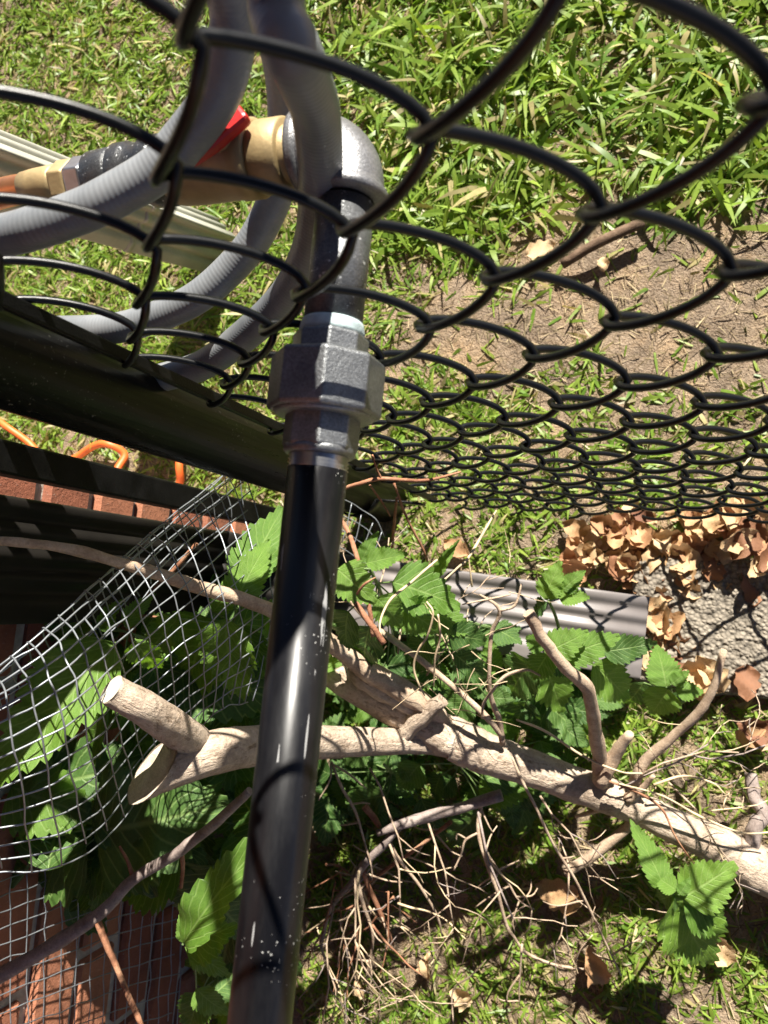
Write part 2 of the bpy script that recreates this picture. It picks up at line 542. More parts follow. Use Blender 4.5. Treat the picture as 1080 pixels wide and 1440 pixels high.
M = dict(
    soil=mat_soil(),
    grass=mat_blade('grass_blade', .40, .42, spec=.33),
    straw=mat_blade('straw', .12, .7, spec=.2),
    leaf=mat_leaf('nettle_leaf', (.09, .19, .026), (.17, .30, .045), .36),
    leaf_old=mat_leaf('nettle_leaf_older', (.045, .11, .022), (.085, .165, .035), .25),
    stem=mat_simple('green_stem', (.13, .20, .06), .55),
    wire=mat_simple('black_vinyl', (.0045, .005, .0055), .30, 0, .3, 60, .10, .0005, 300, spec=.30),
    galv=mat_simple('galvanised_wire', (.28, .30, .32), .42, .5, .25, 60, .15, .0003, 500),
    post=mat_post(),
    pipe=mat_paint_pipe(),
    cast=mat_cast('malleable_iron', (.15, .157, .165), (.28, .29, .295), .8, .42),
    elbow=mat_cast('dark_malleable_iron', (.13, .13, .135), (.24, .24, .245), .5, .40, False),
    nipple=mat_cast('speckled_pipe', (.06, .063, .067), (.18, .185, .19), .45, .33, True),
    reducer=mat_cast('dark_cast_fitting', (.02, .021, .023), (.06, .062, .065), .3, .35, True),
    thread=mat_simple('steel_thread', (.42, .42, .43), .3, .9, .2, 100, 0),
    brass=mat_simple('brass', (.36, .265, .13), .55, .35, .2, 60, .3, .0006, 400),
    tape=mat_simple('thread_sealant', (.34, .42, .43), .7, 0, .2, 120, .5, .0008, 400),
    copper=mat_simple('copper', (.62, .27, .12), .35, .85, .2, 60, .15, .0005, 300),
    red=mat_simple('red_handle_vinyl', (.42, .012, .012), .4, 0, .25, 60, .15),
    hose=mat_hose(),
    bark=mat_bark('limb_bark', (.30, .23, .17), (.48, .38, .29), (.61, .505, .395), 30, True),
    cutwood=mat_bark('cut_wood', (.42, .35, .26), (.60, .52, .41), (.72, .66, .55), 80),
    twig_tan=mat_bark('tan_twig_bark', (.29, .20, .14), (.46, .345, .245), (.58, .46, .34), 60),
    twig_red=mat_bark('red_twig_bark', (.18, .075, .045), (.32, .15, .085), (.44, .26, .16), 60),
    twig_grey=mat_bark('grey_twig_bark', (.17, .13, .115), (.29, .235, .21), (.40, .335, .30), 60),
    vine=mat_simple('dry_vine', (.55, .42, .26), .8, 0, .3, 60, .3),
    brick=mat_brick(),
    mortar=mat_simple('mortar', (.42, .37, .31), .95, 0, .3, 50, .8, .003, 160),
    spout=mat_simple('downspout_brown_paint', (.155, .138, .132), .45, 0, .15, 25, .15, .0006, 300),
    spout_dark=mat_simple('downspout_near_black', (.014, .0125, .011), .45, 0, .2, 25, .15, .0006, 300, spec=.16),  # near-black tone for riser and elbow, much darker than the outlet
    spout_beige=mat_simple('downspout_beige_paint', (.36, .355, .30), .5, 0, .15, 25, .15, .0006, 300),
    paver=mat_paver(),
    dry=mat_dry_leaf(),
    orange=mat_simple('orange_cord_jacket', (.75, .14, .025), .5, 0, .12, 40, .1),
    stick=mat_bark('stick_bark', (.06, .04, .025), (.13, .085, .055), (.22, .15, .10), 60),
    gate=mat_cast('black_gate_paint', (.002, .002, .002), (.010, .010, .010), 0, .34, False, .14),
)

# ------------------------------------------------------------------ ground
fine_x = np.arange(-1.7, 1.01, .014); fine_y = np.arange(-1.2, 1.61, .014)
cx = np.concatenate([[-40, -15, -6, -3, -2.1], fine_x, [1.4, 2.2, 4, 9, 20, 40]])
cy = np.concatenate([[-40, -15, -6, -3, -1.7], fine_y, [2.0, 3, 6, 15, 40]])
GX, GY = np.meshgrid(cx, cy, indexing='ij')
GZ = gh(GX, GY)
nx, ny = len(cx), len(cy)
ii, jj = np.meshgrid(np.arange(nx - 1), np.arange(ny - 1), indexing='ij')
a = (ii * ny + jj).ravel()
gf = np.stack([a, a + ny, a + ny + 1, a + 1], 1).tolist()
g = mesh_obj('ground', np.stack([GX.ravel(), GY.ravel(), GZ.ravel()], 1), gf, M['soil'])
tag(g, kind='structure')

# ------------------------------------------------------------------ brick wall of the house
WX, WY = -0.56, -0.03
wall = thing('brick_wall', 'red brick house wall behind the wire mesh and brown downspout', 'wall', (WX, -0.6, 0))
V, F = box_data(WX - .35, WX - .007, -1.65, WY - .007, -.05, 1.06)
mesh_obj('mortar', V, F, M['mortar'], wall, False)
bl, bh, bd = .198, .0575, .09
bm = bmesh.new()
bmesh.ops.create_cube(bm, size=1)
for v in bm.verts: v.co = Vector((v.co.x * bd, v.co.y * bl, v.co.z * bh))
bmesh.ops.bevel(bm, geom=bm.edges[:], offset=.004, segments=1, affect='EDGES')
brick_me = bpy.data.meshes.new('brick'); bm.to_mesh(brick_me); bm.free(); brick_me.materials.append(M['brick'])
half_me = brick_me.copy()
for v in half_me.vertices: v.co.y *= .46
for k in range(16):
    zc = .012 + k * .0675 + bh / 2 - .03
    y = WY
    first = k % 2 == 1
    while y > -1.6:
        l = bl * .46 if first else bl
        o = bpy.data.objects.new('brick', half_me if first else brick_me)
        COL.objects.link(o); o.parent = wall
        o.location = Vector((WX - bd / 2 + random.uniform(-.0025, .0025), y - l / 2, zc)) - wall.location
        o.rotation_euler = (random.uniform(-.006, .006), 0, random.uniform(-.008, .008))
        y -= l + .0105
        first = False


V, F = box_data(WX - 1.2, WX - .004, -3.0, WY - .004, 1.07, 2.55)
mesh_obj('unseen_upper_wall', V, F, M['brick'], wall, False)  # wall above the view, added to cut sky light from the left
V, F = box_data(WX - 1.5, WX + .45, -3.2, WY + .40, 2.55, 2.70)
mesh_obj('unseen_eave', V, F, M['mortar'], wall, False)  # overhang out of view, added to block sky light from above


# ------------------------------------------------------------------ ribbed downspouts
def ribbed_section(w, h, ribs=4):
    """Closed cross-section (across, up), ribs pressed into top and bottom."""
    pts = []
    n = 40
    r = .008
    def side(p0, p1, nrm, rib):
        out = []
        for i in range(n):
            t = i / n
            p = np.array(p0) + (np.array(p1) - np.array(p0)) * t
            if rib and .12 < t < .88:
                ph = (t - .12) / .76 * rib
                p = p - np.array(nrm) * .0065 * max(0, math.sin(ph * 2 * math.pi)) ** .6
            out.append(p)
        return out
    c = [(-w / 2, -h / 2), (w / 2, -h / 2), (w / 2, h / 2), (-w / 2, h / 2)]
    nr = [(0, -1), (1, 0), (0, 1), (-1, 0)]
    for i in range(4):
        pts += side(c[i], c[(i + 1) % 4], nr[i], ribs if i % 2 == 0 else 2)
    P = np.array(pts)
    # round the corners
    for _ in range(3): P = (np.roll(P, 1, 0) + 2 * P + np.roll(P, -1, 0)) / 4
    return P


def sweep(sec, path, ups):
    path = np.asarray(path, float)
    T = np.gradient(path, axis=0); T /= np.linalg.norm(T, axis=1)[:, None]
    V = []
    for p, t, u in zip(path, T, ups):
        u = np.asarray(u, float); u = u - t * (u @ t); u /= np.linalg.norm(u)
        s = np.cross(u, t)
        V.append(p + sec[:, :1] * s + sec[:, 1:] * u)
    n = len(sec); F = []
    for i in range(len(path) - 1):
        for k in range(n):
            k2 = (k + 1) % n
            F.append((i * n + k, i * n + k2, (i + 1) * n + k2, (i + 1) * n + k))
    return np.vstack(V), F


def spout_part(name, sec, path, ups, mat, parent):
    V, F = sweep(sec, path, ups)
    o = mesh_obj(name, V, F, mat, parent)
    s = o.modifiers.new('wall', 'SOLIDIFY'); s.thickness = .0012; s.offset = -1
    return o


ds = thing('downspout', 'near-black downspout on the brick wall with a ribbed grey-brown outlet reaching the dry leaves', 'downspout', (-.52, -.118, 0))
sec_big = ribbed_section(.102, .078)
spout_part('riser', sec_big, [(-.5205, -.118, z) for z in np.linspace(1.05, .17, 6)], [(1, 0, 0)] * 6, M['spout_dark'], ds)
el = []; eu = []
for a in np.linspace(0, math.pi / 2, 9):
    el.append((-.5205 + .13 * (1 - math.cos(a)), -.118 - .006 * a, .172 - .13 * math.sin(a))); eu.append((math.cos(a), 0, math.sin(a)))
spout_part('elbow', sec_big * 1.03, el, eu, M['spout_dark'], ds)
sec_out = ribbed_section(.090, .062)
p0 = np.array([-.41, -.122, .042]); p1 = np.array([-.013, -.141, .036])
pp = [p0 + (p1 - p0) * t for t in np.linspace(0, 1, 5)]
spout_part('outlet', sec_out, pp, [(0, 0, 1)] * 5, M['spout'], ds)

bs = thing('downspout', 'pale beige ribbed downspout lying on the grass behind the grey hose', 'downspout', tuple(at(297, 345, .03)))
p0 = at(-160, 190, .52); p1 = at(300, 346, .03)
sec_b = ribbed_section(.07, .045, 3)
pp = [p0 + (p1 - p0) * t for t in np.linspace(0, 1, 6)]
spout_part('tube', sec_b, pp, [(0.1, -.35, 1)] * 6, M['spout_beige'], bs)
e0 = p0 + (p1 - p0) * .62; e1 = p0 + (p1 - p0) * .64
spout_part('seam_band', sec_b * 1.04, [e0, (e0 + e1) / 2, e1], [(0.1, -.35, 1)] * 3, M['spout_beige'], bs)

# ------------------------------------------------------------------ paver
px0, px1, py0, py1 = -.028, .36, -.196, -.045
xs = np.linspace(px0, px1, 170); ys = np.linspace(py0, py1, 100)
X, Y = np.meshgrid(xs, ys, indexing='ij')
Z = .020 + (vnoise(X, Y, .006) - .5) * .0035 + (vnoise(X, Y, .0027) - .5) * .002 + (vnoise(X, Y, .05) - .5) * .004
edge = np.minimum.reduce([X - px0, px1 - X, Y - py0, py1 - Y])
Z -= np.clip(.006 - edge, 0, .006) ** 2 / .006 * 1.3
X = X + (vnoise(Y, X, .03) - .5) * .010 * (edge < .004); Y = Y + (vnoise(X, Y, .03) - .5) * .010 * (edge < .004)
a = (np.arange(169)[:, None] * 100 + np.arange(99)[None]).ravel()
F = np.stack([a, a + 100, a + 101, a + 1], 1).tolist()
V = np.stack([X.ravel(), Y.ravel(), Z.ravel()], 1)
# skirt down into the ground
rim = [i * 100 for i in range(170)] + [169 * 100 + j for j in range(1, 100)] + [i * 100 + 99 for i in range(168, -1, -1)] + [j for j in range(98, 0, -1)]
low = V[rim].copy(); low[:, 2] = -.03
n0 = len(V); V = np.vstack([V, low])
nr = len(rim)
F += [(rim[k], n0 + k, n0 + (k + 1) % nr, rim[(k + 1) % nr]) for k in range(nr)]
pv = mesh_obj('paver', V, F, M['paver'])
tag(pv, 'rough tan aggregate paver with fence shadows beside the dry leaves', 'paver')

# ------------------------------------------------------------------ chain-link fence
HW, HZ = .036, .0399
KX0, KZ0 = -.0589, .93 - .1549
fence = thing('chain_link_fence', 'black vinyl coated chain-link fence with its end post', 'fence', (-.355, .001, 0))
R_W = .00183
B_F = .0068


def zig(th):
    """rounded triangle wave, -1 at th=0, +1 at pi."""
    t = (th / (2 * math.pi)) % 1.0
    tri = np.where(t < .5, -1 + 4 * t, 3 - 4 * t)
    c = -np.cos(th)
    return .72 * tri + .28 * c


C_MIN, C_MAX = -6, 7
for c in range(C_MIN, C_MAX):
    # this wire has its left bends at column c and right bends at c+1
    r_top = -8 if (c + 8) % 2 == 0 else -7
    ncyc = 14 if r_top == -8 else 13
    th = np.linspace(0, 2 * math.pi * ncyc, ncyc * 26 + 1)
    xc = KX0 + (c + .5) * HW
    A = HW / 2 + .0026
    x = xc + A * zig(th)
    s = np.sin(th)
    y = B_F * np.sign(s) * np.abs(s) ** .58
    z = KZ0 - r_top * HZ - th / math.pi * HZ
    ph = random.uniform(0, 6)
    x = x + .0007 * np.sin(th * .37 + ph); y = y + .0015 * np.sin(th * .11 + ph)
    tube('wire', np.stack([x, y, z], 1), R_W, M['wire'], fence, 8)
V, F = box_data(-.2745, -.2690, -.0035, .0035, .04, 1.1)
bevel_obj(mesh_obj('tension_bar', V, F, M['gate'], fence, False), .001)
V, F = lathe([(-.05, .030), (1.16, .030), (1.162, .0315), (1.19, .029), (1.20, .015)], (-.355, .001, 0), (0, 0, 1), 40)
po = mesh_obj('post', V, F, M['post'], fence)
for zc in (.10, 1.02):
    th = np.linspace(.35, 2 * math.pi - .35, 40)
    V = []
    path = [(-.355 + .0315 * math.cos(t), .001 + .0315 * math.sin(t)) for t in th]
    path = [(-.268, .0135)] + path + [(-.268, -.0115)]
    Vb = np.array([(x, y, z) for x, y in path for z in (zc - .010, zc + .010)])
    Fb = [(2 * i, 2 * i + 2, 2 * i + 3, 2 * i + 1) for i in range(len(path) - 1)]
    o = mesh_obj('tension_band', Vb, Fb, M['gate'], po)
    s = o.modifiers.new('thick', 'SOLIDIFY'); s.thickness = .0022; s.offset = 1

gate = thing('gate_upright', 'slim black square gate upright between the fence post and the brick wall', 'gate post', (-.4475, -.044, 0))
V, F = box_data(-.46, -.435, -.056, -.032, .03, 1.15)
bevel_obj(mesh_obj('tube', V, F, M['gate'], gate, False), .002)
V, F = box_data(-.462, -.433, -.058, -.030, 1.148, 1.158)
bevel_obj(mesh_obj('cap', V, F, M['gate'], gate, False), .002)

# ------------------------------------------------------------------ gas pipe
PX, PZ = -.1445, .638
RP = .01335
gp = thing('gas_pipe', 'black steel gas pipe with union, elbow and brass valve passing through the fence', 'pipe', (PX, -.1, PZ))
YU = -.026
V, F = lathe([(0, RP), (.4315, RP)], (PX, -.49, PZ), (0, 1, 0), 40)
run = mesh_obj('pipe_run', V, F, M['pipe'], gp)
prof = []
for k in range(7):
    s = k * .0017
    prof += [(s, RP - .0008), (s + .00085, RP + .0002)]
V, F = lathe(prof, (PX, -.0590, PZ), (0, 1, 0), 40)
mesh_obj('pipe_thread', V, F, M['thread'], run)


def hexnut(name, y0, y1, rad, mat, ch=.0018, rot=0, sides=6, axis=(0, 1, 0), base=None):
    L = y1 - y0
    b0 = (PX, y0, PZ) if base is None else base
    V, F = lathe([(0, rad - ch), (ch, rad), (L - ch, rad), (L, rad - ch)], b0, axis, sides, 1)
    o = mesh_obj(name, V, F, mat, gp, False)
    return bevel_obj(o, .0007, 2, 25)


tail = hexnut('union_tailpiece', -.0500, -.024, .0170, M['cast'], .001, sides=8)
V, F = lathe([(0, .0148), (.0012, .0160), (.0035, .0160), (.0045, .0150)], (PX, -.0525, PZ), (0, 1, 0), 40)
mesh_obj('tailpiece_lip', V, F, M['cast'], tail)
nut = hexnut('union_nut', -.0340, -.0085, .0258, M['cast'], .0013, sides=8)
V, F = lathe([(0, .0205), (.0012, .0225), (.003, .0225)], (PX, -.0356, PZ), (0, 1, 0), 40)
mesh_obj('nut_shoulder', V, F, M['cast'], nut)
ubody = hexnut('union_body', -.0090, .0022, .0172, M['cast'], .001, sides=8)
V, F = lathe([(0, .0146), (.002, .0149), (.005, .0143), (.0065, .0138)], (PX, .0018, PZ), (0, 1, 0), 40)
mesh_obj('sealant', V, F, M['tape'], ubody)
V, F = lathe([(0, RP), (.058, RP)], (PX, .0060, PZ), (0, 1, 0), 40)
nip = mesh_obj('nipple', V, F, M['nipple'], gp)
V, F = lathe([(s, r - .0002) for s, r in prof[:10]], (PX, .0605, PZ), (0, 1, 0), 40)
mesh_obj('nipple_thread', V, F, M['wire'], nip)
# elbow: quarter turn from +y to -x
ep = []; er = []
RC = .021
for t in np.linspace(0, 1, 5): ep.append((PX, .066 + .005 * t, PZ)); er.append(.0186 if t < .9 else .0172)
for a in np.linspace(.05, math.pi / 2 - .05, 12): ep.append((PX - RC * (1 - math.cos(a)), .071 + RC * math.sin(a), PZ)); er.append(.0170)
for t in np.linspace(0, 1, 5): ep.append((PX - RC - .005 * t, .071 + RC, PZ)); er.append(.0172 if t < .1 else .0186)
YV = .071 + RC
elb = tube('elbow', ep, er, M['elbow'], gp, 40)
V, F = lathe([(0, .0183), (.0008, .0193), (.0040, .0193), (.0048, .0183)], (PX, .0655, PZ), (0, 1, 0), 40)
mesh_obj('elbow_band', V, F, M['elbow'], elb)
# line that runs to the left, along -x
def xl(name, x0, profile, mat, sides=40, hexa=False, rot=0):
    V, F = lathe(profile, (x0, YV, PZ), (-1, 0, 0), sides, 1 if hexa else 0)
    o = mesh_obj(name, V, F, mat, gp, not hexa)
    if hexa: bevel_obj(o, .0012, 2, 25)
    return o
xl('valve_nipple', PX - .024, [(0, RP), (.02, RP)], M['brass'])
xl('valve_end', PX - .032, [(0, .0158), (.001, .0168), (.014, .0168), (.016, .0158)], M['brass'])
vbody = xl('valve_body', PX - .048, [(0, .0160), (.001, .0182), (.010, .0184), (.0105, .0176), (.024, .0178), (.034, .0180), (.046, .0176), (.050, .0165)], M['brass'])
V, F = lathe([(0, .006), (.008, .006)], (-.203, YV + .0, PZ + .014), (0, .1, 1), 16)
mesh_obj('valve_stem', V, F, M['brass'], vbody)
hp = crom([(-.190, YV + .010, PZ + .0215), (-.198, YV + .003, PZ + .0225), (-.206, YV - .004, PZ + .0235), (-.222, YV - .012, PZ + .024)], 5)
sec = np.array([(-.0070, -.0030), (.0070, -.0030), (.0065, .0035), (-.0065, .0035)])
V, F = sweep(sec, hp, [(0, .1, 1)] * len(hp))
F += [(3, 2, 1, 0), tuple(len(V) - 4 + k for k in range(4))]
bevel_obj(mesh_obj('valve_handle', V, F, M['red'], vbody, False), .002)
xl('reducer', PX - .0985, [(0, .0140), (.002, .0172), (.012, .0172), (.014, .0150), (.022, .0146), (.024, .0158), (.031, .0158), (.033, .0130)], M['reducer'])
xl('reducer_collar', PX - .130, [(0, .0125), (.003, .0145), (.017, .0138), (.019, .0118)], M['reducer'])
xl('flare_nut', PX - .149, [(0, .0110), (.001, .0125), (.011, .0125), (.012, .0110)], M['thread'], 6, True)
xl('flare_nut', PX - .161, [(0, .0105), (.001, .0118), (.010, .0118), (.012, .0095)], M['brass'], 6, True)
xl('flare_fitting', PX - .172, [(0, .0090), (.002, .0102), (.008, .0098), (.016, .0094), (.024, .0086)], M['brass'])
tube('copper_tube', crom([(PX - .190, YV, PZ), (PX - .22, YV - .001, PZ - .001), (PX - .30, YV - .006, PZ - .01), (PX - .42, YV - .01, PZ - .05)], 6), .0079, M['copper'], gp, 20)

# ------------------------------------------------------------------ grey hose coil
def D(lst): return [atd(*p) for p in lst]
h1 = D([(-260, 362, .42), (-120, 352, .385), (0, 332, .36), (50, 320, .35), (110, 299, .345), (150, 281, .34), (220, 240, .335), (257, 200, .33), (290, 158, .322), (312, 118, .315), (326, 60, .305), (326, 0, .295)])
hA = [np.array(p) for p in ((-.172, .130, .725), (-.165, .150, .785), (-.140, .160, .850), (-.100, .148, .885), (-.078, .130, .850), (-.098, .119, .80), (-.116, .108, .762))]
h3 = D([(388, 0, .248), (409, 65, .246), (430, 115, .265), (445, 165, .293), (450, 250, .332), (437, 350, .38), (390, 430, .43), (300, 505, .485), (240, 528, .51), (150, 545, .53), (70, 540, .55)])
hB = D([(10, 520, .555), (-40, 485, .545), (0, 462, .52), (60, 465, .50)])
h2 = D([(150, 463, .485), (207, 450, .475), (275, 420, .46), (332, 370, .45), (365, 325, .44), (391, 265, .43), (400, 200, .42), (399, 120, .405), (385, 40, .385), (360, -60, .36), (340, -200, .33)])
hose_path = crom(h1 + hA + h3 + hB + h2, 7)
hose = tube('hose', hose_path, .0098, M['hose'], None, 24)
tag(hose, 'grey ribbed flexible hose looped in bends behind the fence by the valve', 'hose')

# ------------------------------------------------------------------ orange cord on the ground beyond the post
cp = [at(u, v, .012) for u, v in [(-90, 560), (-20, 578), (22, 604), (46, 628), (60, 655), (40, 690), (-10, 700), (0, 680), (60, 672), (104, 646), (138, 630), (163, 628), (176, 640), (172, 668), (190, 700), (235, 700), (256, 680), (262, 655), (255, 600)]]
cp = [p + np.array([0, 0, gh(p[0], p[1]) + .01 * (i % 3)]) for i, p in enumerate(cp)]
oc = tube('extension_cord', crom(cp, 6), .0058, M['orange'], None, 10)
tag(oc, 'bright orange cord looped on the ground behind the fence post', 'cord')


# ------------------------------------------------------------------ hardware cloth
def surf(ctrl, nu, nv):
    """bicubic resample of a control net [rows][cols] of points."""
    C = np.array(ctrl)                                   # r, c, 3
    def res(arr, n):
        k = 8
        dense = crom(arr.reshape(len(arr), -1), k)
        t = np.linspace(0, len(dense) - 1, n)
        i = np.minimum(t.astype(int), len(dense) - 2); f = (t - i)[:, None]
        return (dense[i] * (1 - f) + dense[i + 1] * f).reshape(n, *arr.shape[1:])
    A = res(C, nv)
    A = res(np.swapaxes(A, 0, 1), nu)
    return np.swapaxes(A, 0, 1)                          # nv, nu, 3


def cloth(name, ctrl, cell, label, rad=.00058, cuts=(), sub=3, jit=.0006):
    S0 = surf(ctrl, 30, 30)
    lu = np.linalg.norm(np.diff(S0, axis=1), axis=2).sum(1).mean()
    lv = np.linalg.norm(np.diff(S0, axis=0), axis=2).sum(0).mean()
    nu = int(round(lu / cell)); nv = int(round(lv / cell))
    S = surf(ctrl, nu * sub + 1, nv * sub + 1)
    J = rng.normal(0, jit, (nv + 1, nu + 1, 3))
    Jf = surf(J, nu * sub + 1, nv * sub + 1)
    S = S + Jf
    t = thing(name, label, 'wire mesh', tuple(S[-1, -1]))
    for j in range(nv + 1):
        a, b = 0, nu * sub
        b -= random.choice([0, 0, 1, 2]); a += random.choice([0, 0, 1])
        tube('wire', S[j * sub, a:b + 1], rad, M['galv'], t, 5)
    N = np.array([0, 0, 1.0]) * rad * 1.7
    for i in range(nu + 1):
        a, b = 0, nv * sub
        a += random.choice([0, 0, 1]); b -= random.choice([0, 0, 1, 2])
        if i in cuts:
            ja, jb = cuts[i]
            tube('wire', S[:ja * sub, i * sub] + N, rad, M['galv'], t, 5)
            tube('wire', S[jb * sub:, i * sub] + N, rad, M['galv'], t, 5)
        else:
            tube('wire', S[a:b + 1, i * sub] + N, rad, M['galv'], t, 5)
    return t


net = [
    D([(-90, 1040, .55), (60, 965, .58), (165, 880, .64), (250, 790, .70), (345, 720, .78)]),
    D([(-90, 1000, .45), (40, 905, .47), (140, 815, .54), (230, 735, .64), (336, 650, .76)]),
    D([(-90, 1030, .40), (68, 935, .415), (168, 850, .48), (262, 765, .57), (352, 690, .69)]),
    D([(-90, 1100, .395), (92, 1020, .415), (196, 930, .50), (296, 850, .56), (376, 780, .65)]),
    D([(-90, 1165, .41), (108, 1110, .45), (208, 1010, .56), (308, 930, .57), (382, 870, .64)]),
    D([(-90, 1240, .45), (125, 1200, .50), (225, 1075, .64), (300, 1005, .60), (356, 985, .63)]),
]
cloth('hardware_cloth', net, .0180, 'galvanised wire mesh sheet curled over the big leaves left of the pipe', cuts={8: (5, 7)})
def atx(u, v, x):
    d = ray(u, v)
    return CAM_LOC + d * ((x - CAM_LOC[0]) / d[0])


net2 = [
    [atx(-120, 1285, -.535), atx(40, 1225, -.535), atx(170, 1180, -.525), atx(262, 1160, -.50)],
    [atx(-120, 1370, -.54), atx(40, 1315, -.54), atx(170, 1265, -.53), atx(258, 1245, -.505)],
    [atx(-120, 1470, -.54), atx(40, 1410, -.54), atx(165, 1365, -.535), atx(255, 1340, -.51)],
    [atx(-120, 1580, -.54), atx(40, 1530, -.54), atx(160, 1480, -.535), atx(250, 1450, -.51)],
]
cloth('hardware_cloth', net2, .0185, 'galvanised wire mesh sheet against the brick wall under the thin branch', rad=.0006)
net3 = [
    D([(478, 700, .80), (505, 715, .82), (530, 735, .83), (548, 770, .84)]),
    D([(470, 730, .80), (500, 745, .82), (520, 762, .83), (538, 790, .84)]),
    D([(465, 765, .80), (490, 775, .82), (508, 790, .83), (522, 812, .84)]),
]
cloth('hardware_cloth', net3, .0175, 'small scrap of galvanised wire mesh right of the pipe at the post foot', rad=.0006)


# ------------------------------------------------------------------ cut tree limb and twigs
def limb_path(lst, n=6):
    """lst of (u, v, h, width in px) -> path, radii"""
    pts = []
    for u, v, h, w in lst:
        p = at(u, v, h); pts.append([*p, px2m(w * (.87 if w > 35 else 1), p) / 2])
    q = crom(pts, n)
    return q[:, :3], q[:, 3]


limb = thing('tree_limb', 'thick cut tan tree limb with bare twigs lying under the black pipe', 'tree limb', tuple(at(930, 1150, 0)))


def branch(name, lst, mat, parent, sides=8, rough=.06, n=6, seed=0):
    P, R = limb_path(lst, n)
    g2 = np.random.default_rng(seed + 5)
    if rough > 0 and len(P) > 4:
        J = g2.normal(0, 1, P.shape); J = (J + np.roll(J, 1, 0) + np.roll(J, -1, 0)) / 3; P = P + J * (R[:, None] * (.10 if R.mean() < .008 else .04))
    return tube(name, P, np.maximum(R, .0003), mat, parent, sides, rough, seed)


branch('limb', [(428, 922, .25, 42), (500, 965, .235, 54), (600, 1020, .195, 60), (640, 1040, .182, 70), (680, 1058, .17, 66), (760, 1085, .145, 56), (850, 1117, .115, 57), (880, 1130, .105, 52), (930, 1152, .09, 53), (1010, 1190, .065, 60), (1050, 1212, .057, 72), (1090, 1235, .05, 70), (1190, 1290, .045, 74)], M['bark'], limb, 28, .02, 9, 1)


def sawn(lst, c, n, name, mat, seed):
    """branch whose first end is sawn off along the plane through c with normal n"""
    P, R = limb_path(lst, 7)
    V, F, uvi = tube_data(P, R, 24, True, .016, seed)
    ax = P[8] - P[0]; ax /= np.linalg.norm(ax)
    n = np.asarray(n, float); n /= np.linalg.norm(n)
    if n @ ax < 0: n = -n
    dist = (V - c) @ n
    out = (dist < 0) & (np.arange(len(V)) < 24 * 14)
    V[out] -= np.outer(dist[out] / (n @ ax), ax)
    o = mesh_obj(name, V, F, mat, limb, True, uvi)
    o.data.materials.append(M['cutwood'])
    o.data.polygons[len(F) - 2].material_index = 1
    for k in (-1, -2): o.data.polygons[len(F) + k].use_smooth = False
    return o


ca = at(170, 1138, .48); cb = at(228, 1048, .50); cm = (ca + cb) / 2
sawn([(140, 1114, .51, 78), (204, 1090, .495, 76), (235, 1078, .483, 75), (300, 1058, .455, 70), (370, 1047, .40, 62), (440, 1044, .32, 54), (530, 1043, .24, 44), (600, 1044, .19, 38), (660, 1055, .16, 30)], cm, np.array([-.42, .35, .83]), 'limb_fork', M['bark'], 2)
so0 = at(158, 968, .555); so1 = at(215, 1003, .53)
sawn([(140, 958, .562, 48), (164, 974, .552, 50), (200, 994, .537, 54), (245, 1024, .50, 58), (300, 1062, .43, 50)], so0, so1 - so0, 'stub', M['bark'], 4)
branch('bark_slab', [(566, 1034, .215, 22), (590, 1010, .222, 28), (622, 984, .23, 20)], M['bark'], limb, 9, .10, 5, 6)
branch('bark_slab', [(495, 935, .26, 20), (512, 955, .255, 30), (560, 985, .235, 24), (600, 1010, .215, 14)], M['bark'], limb, 10, .06, 5, 7)

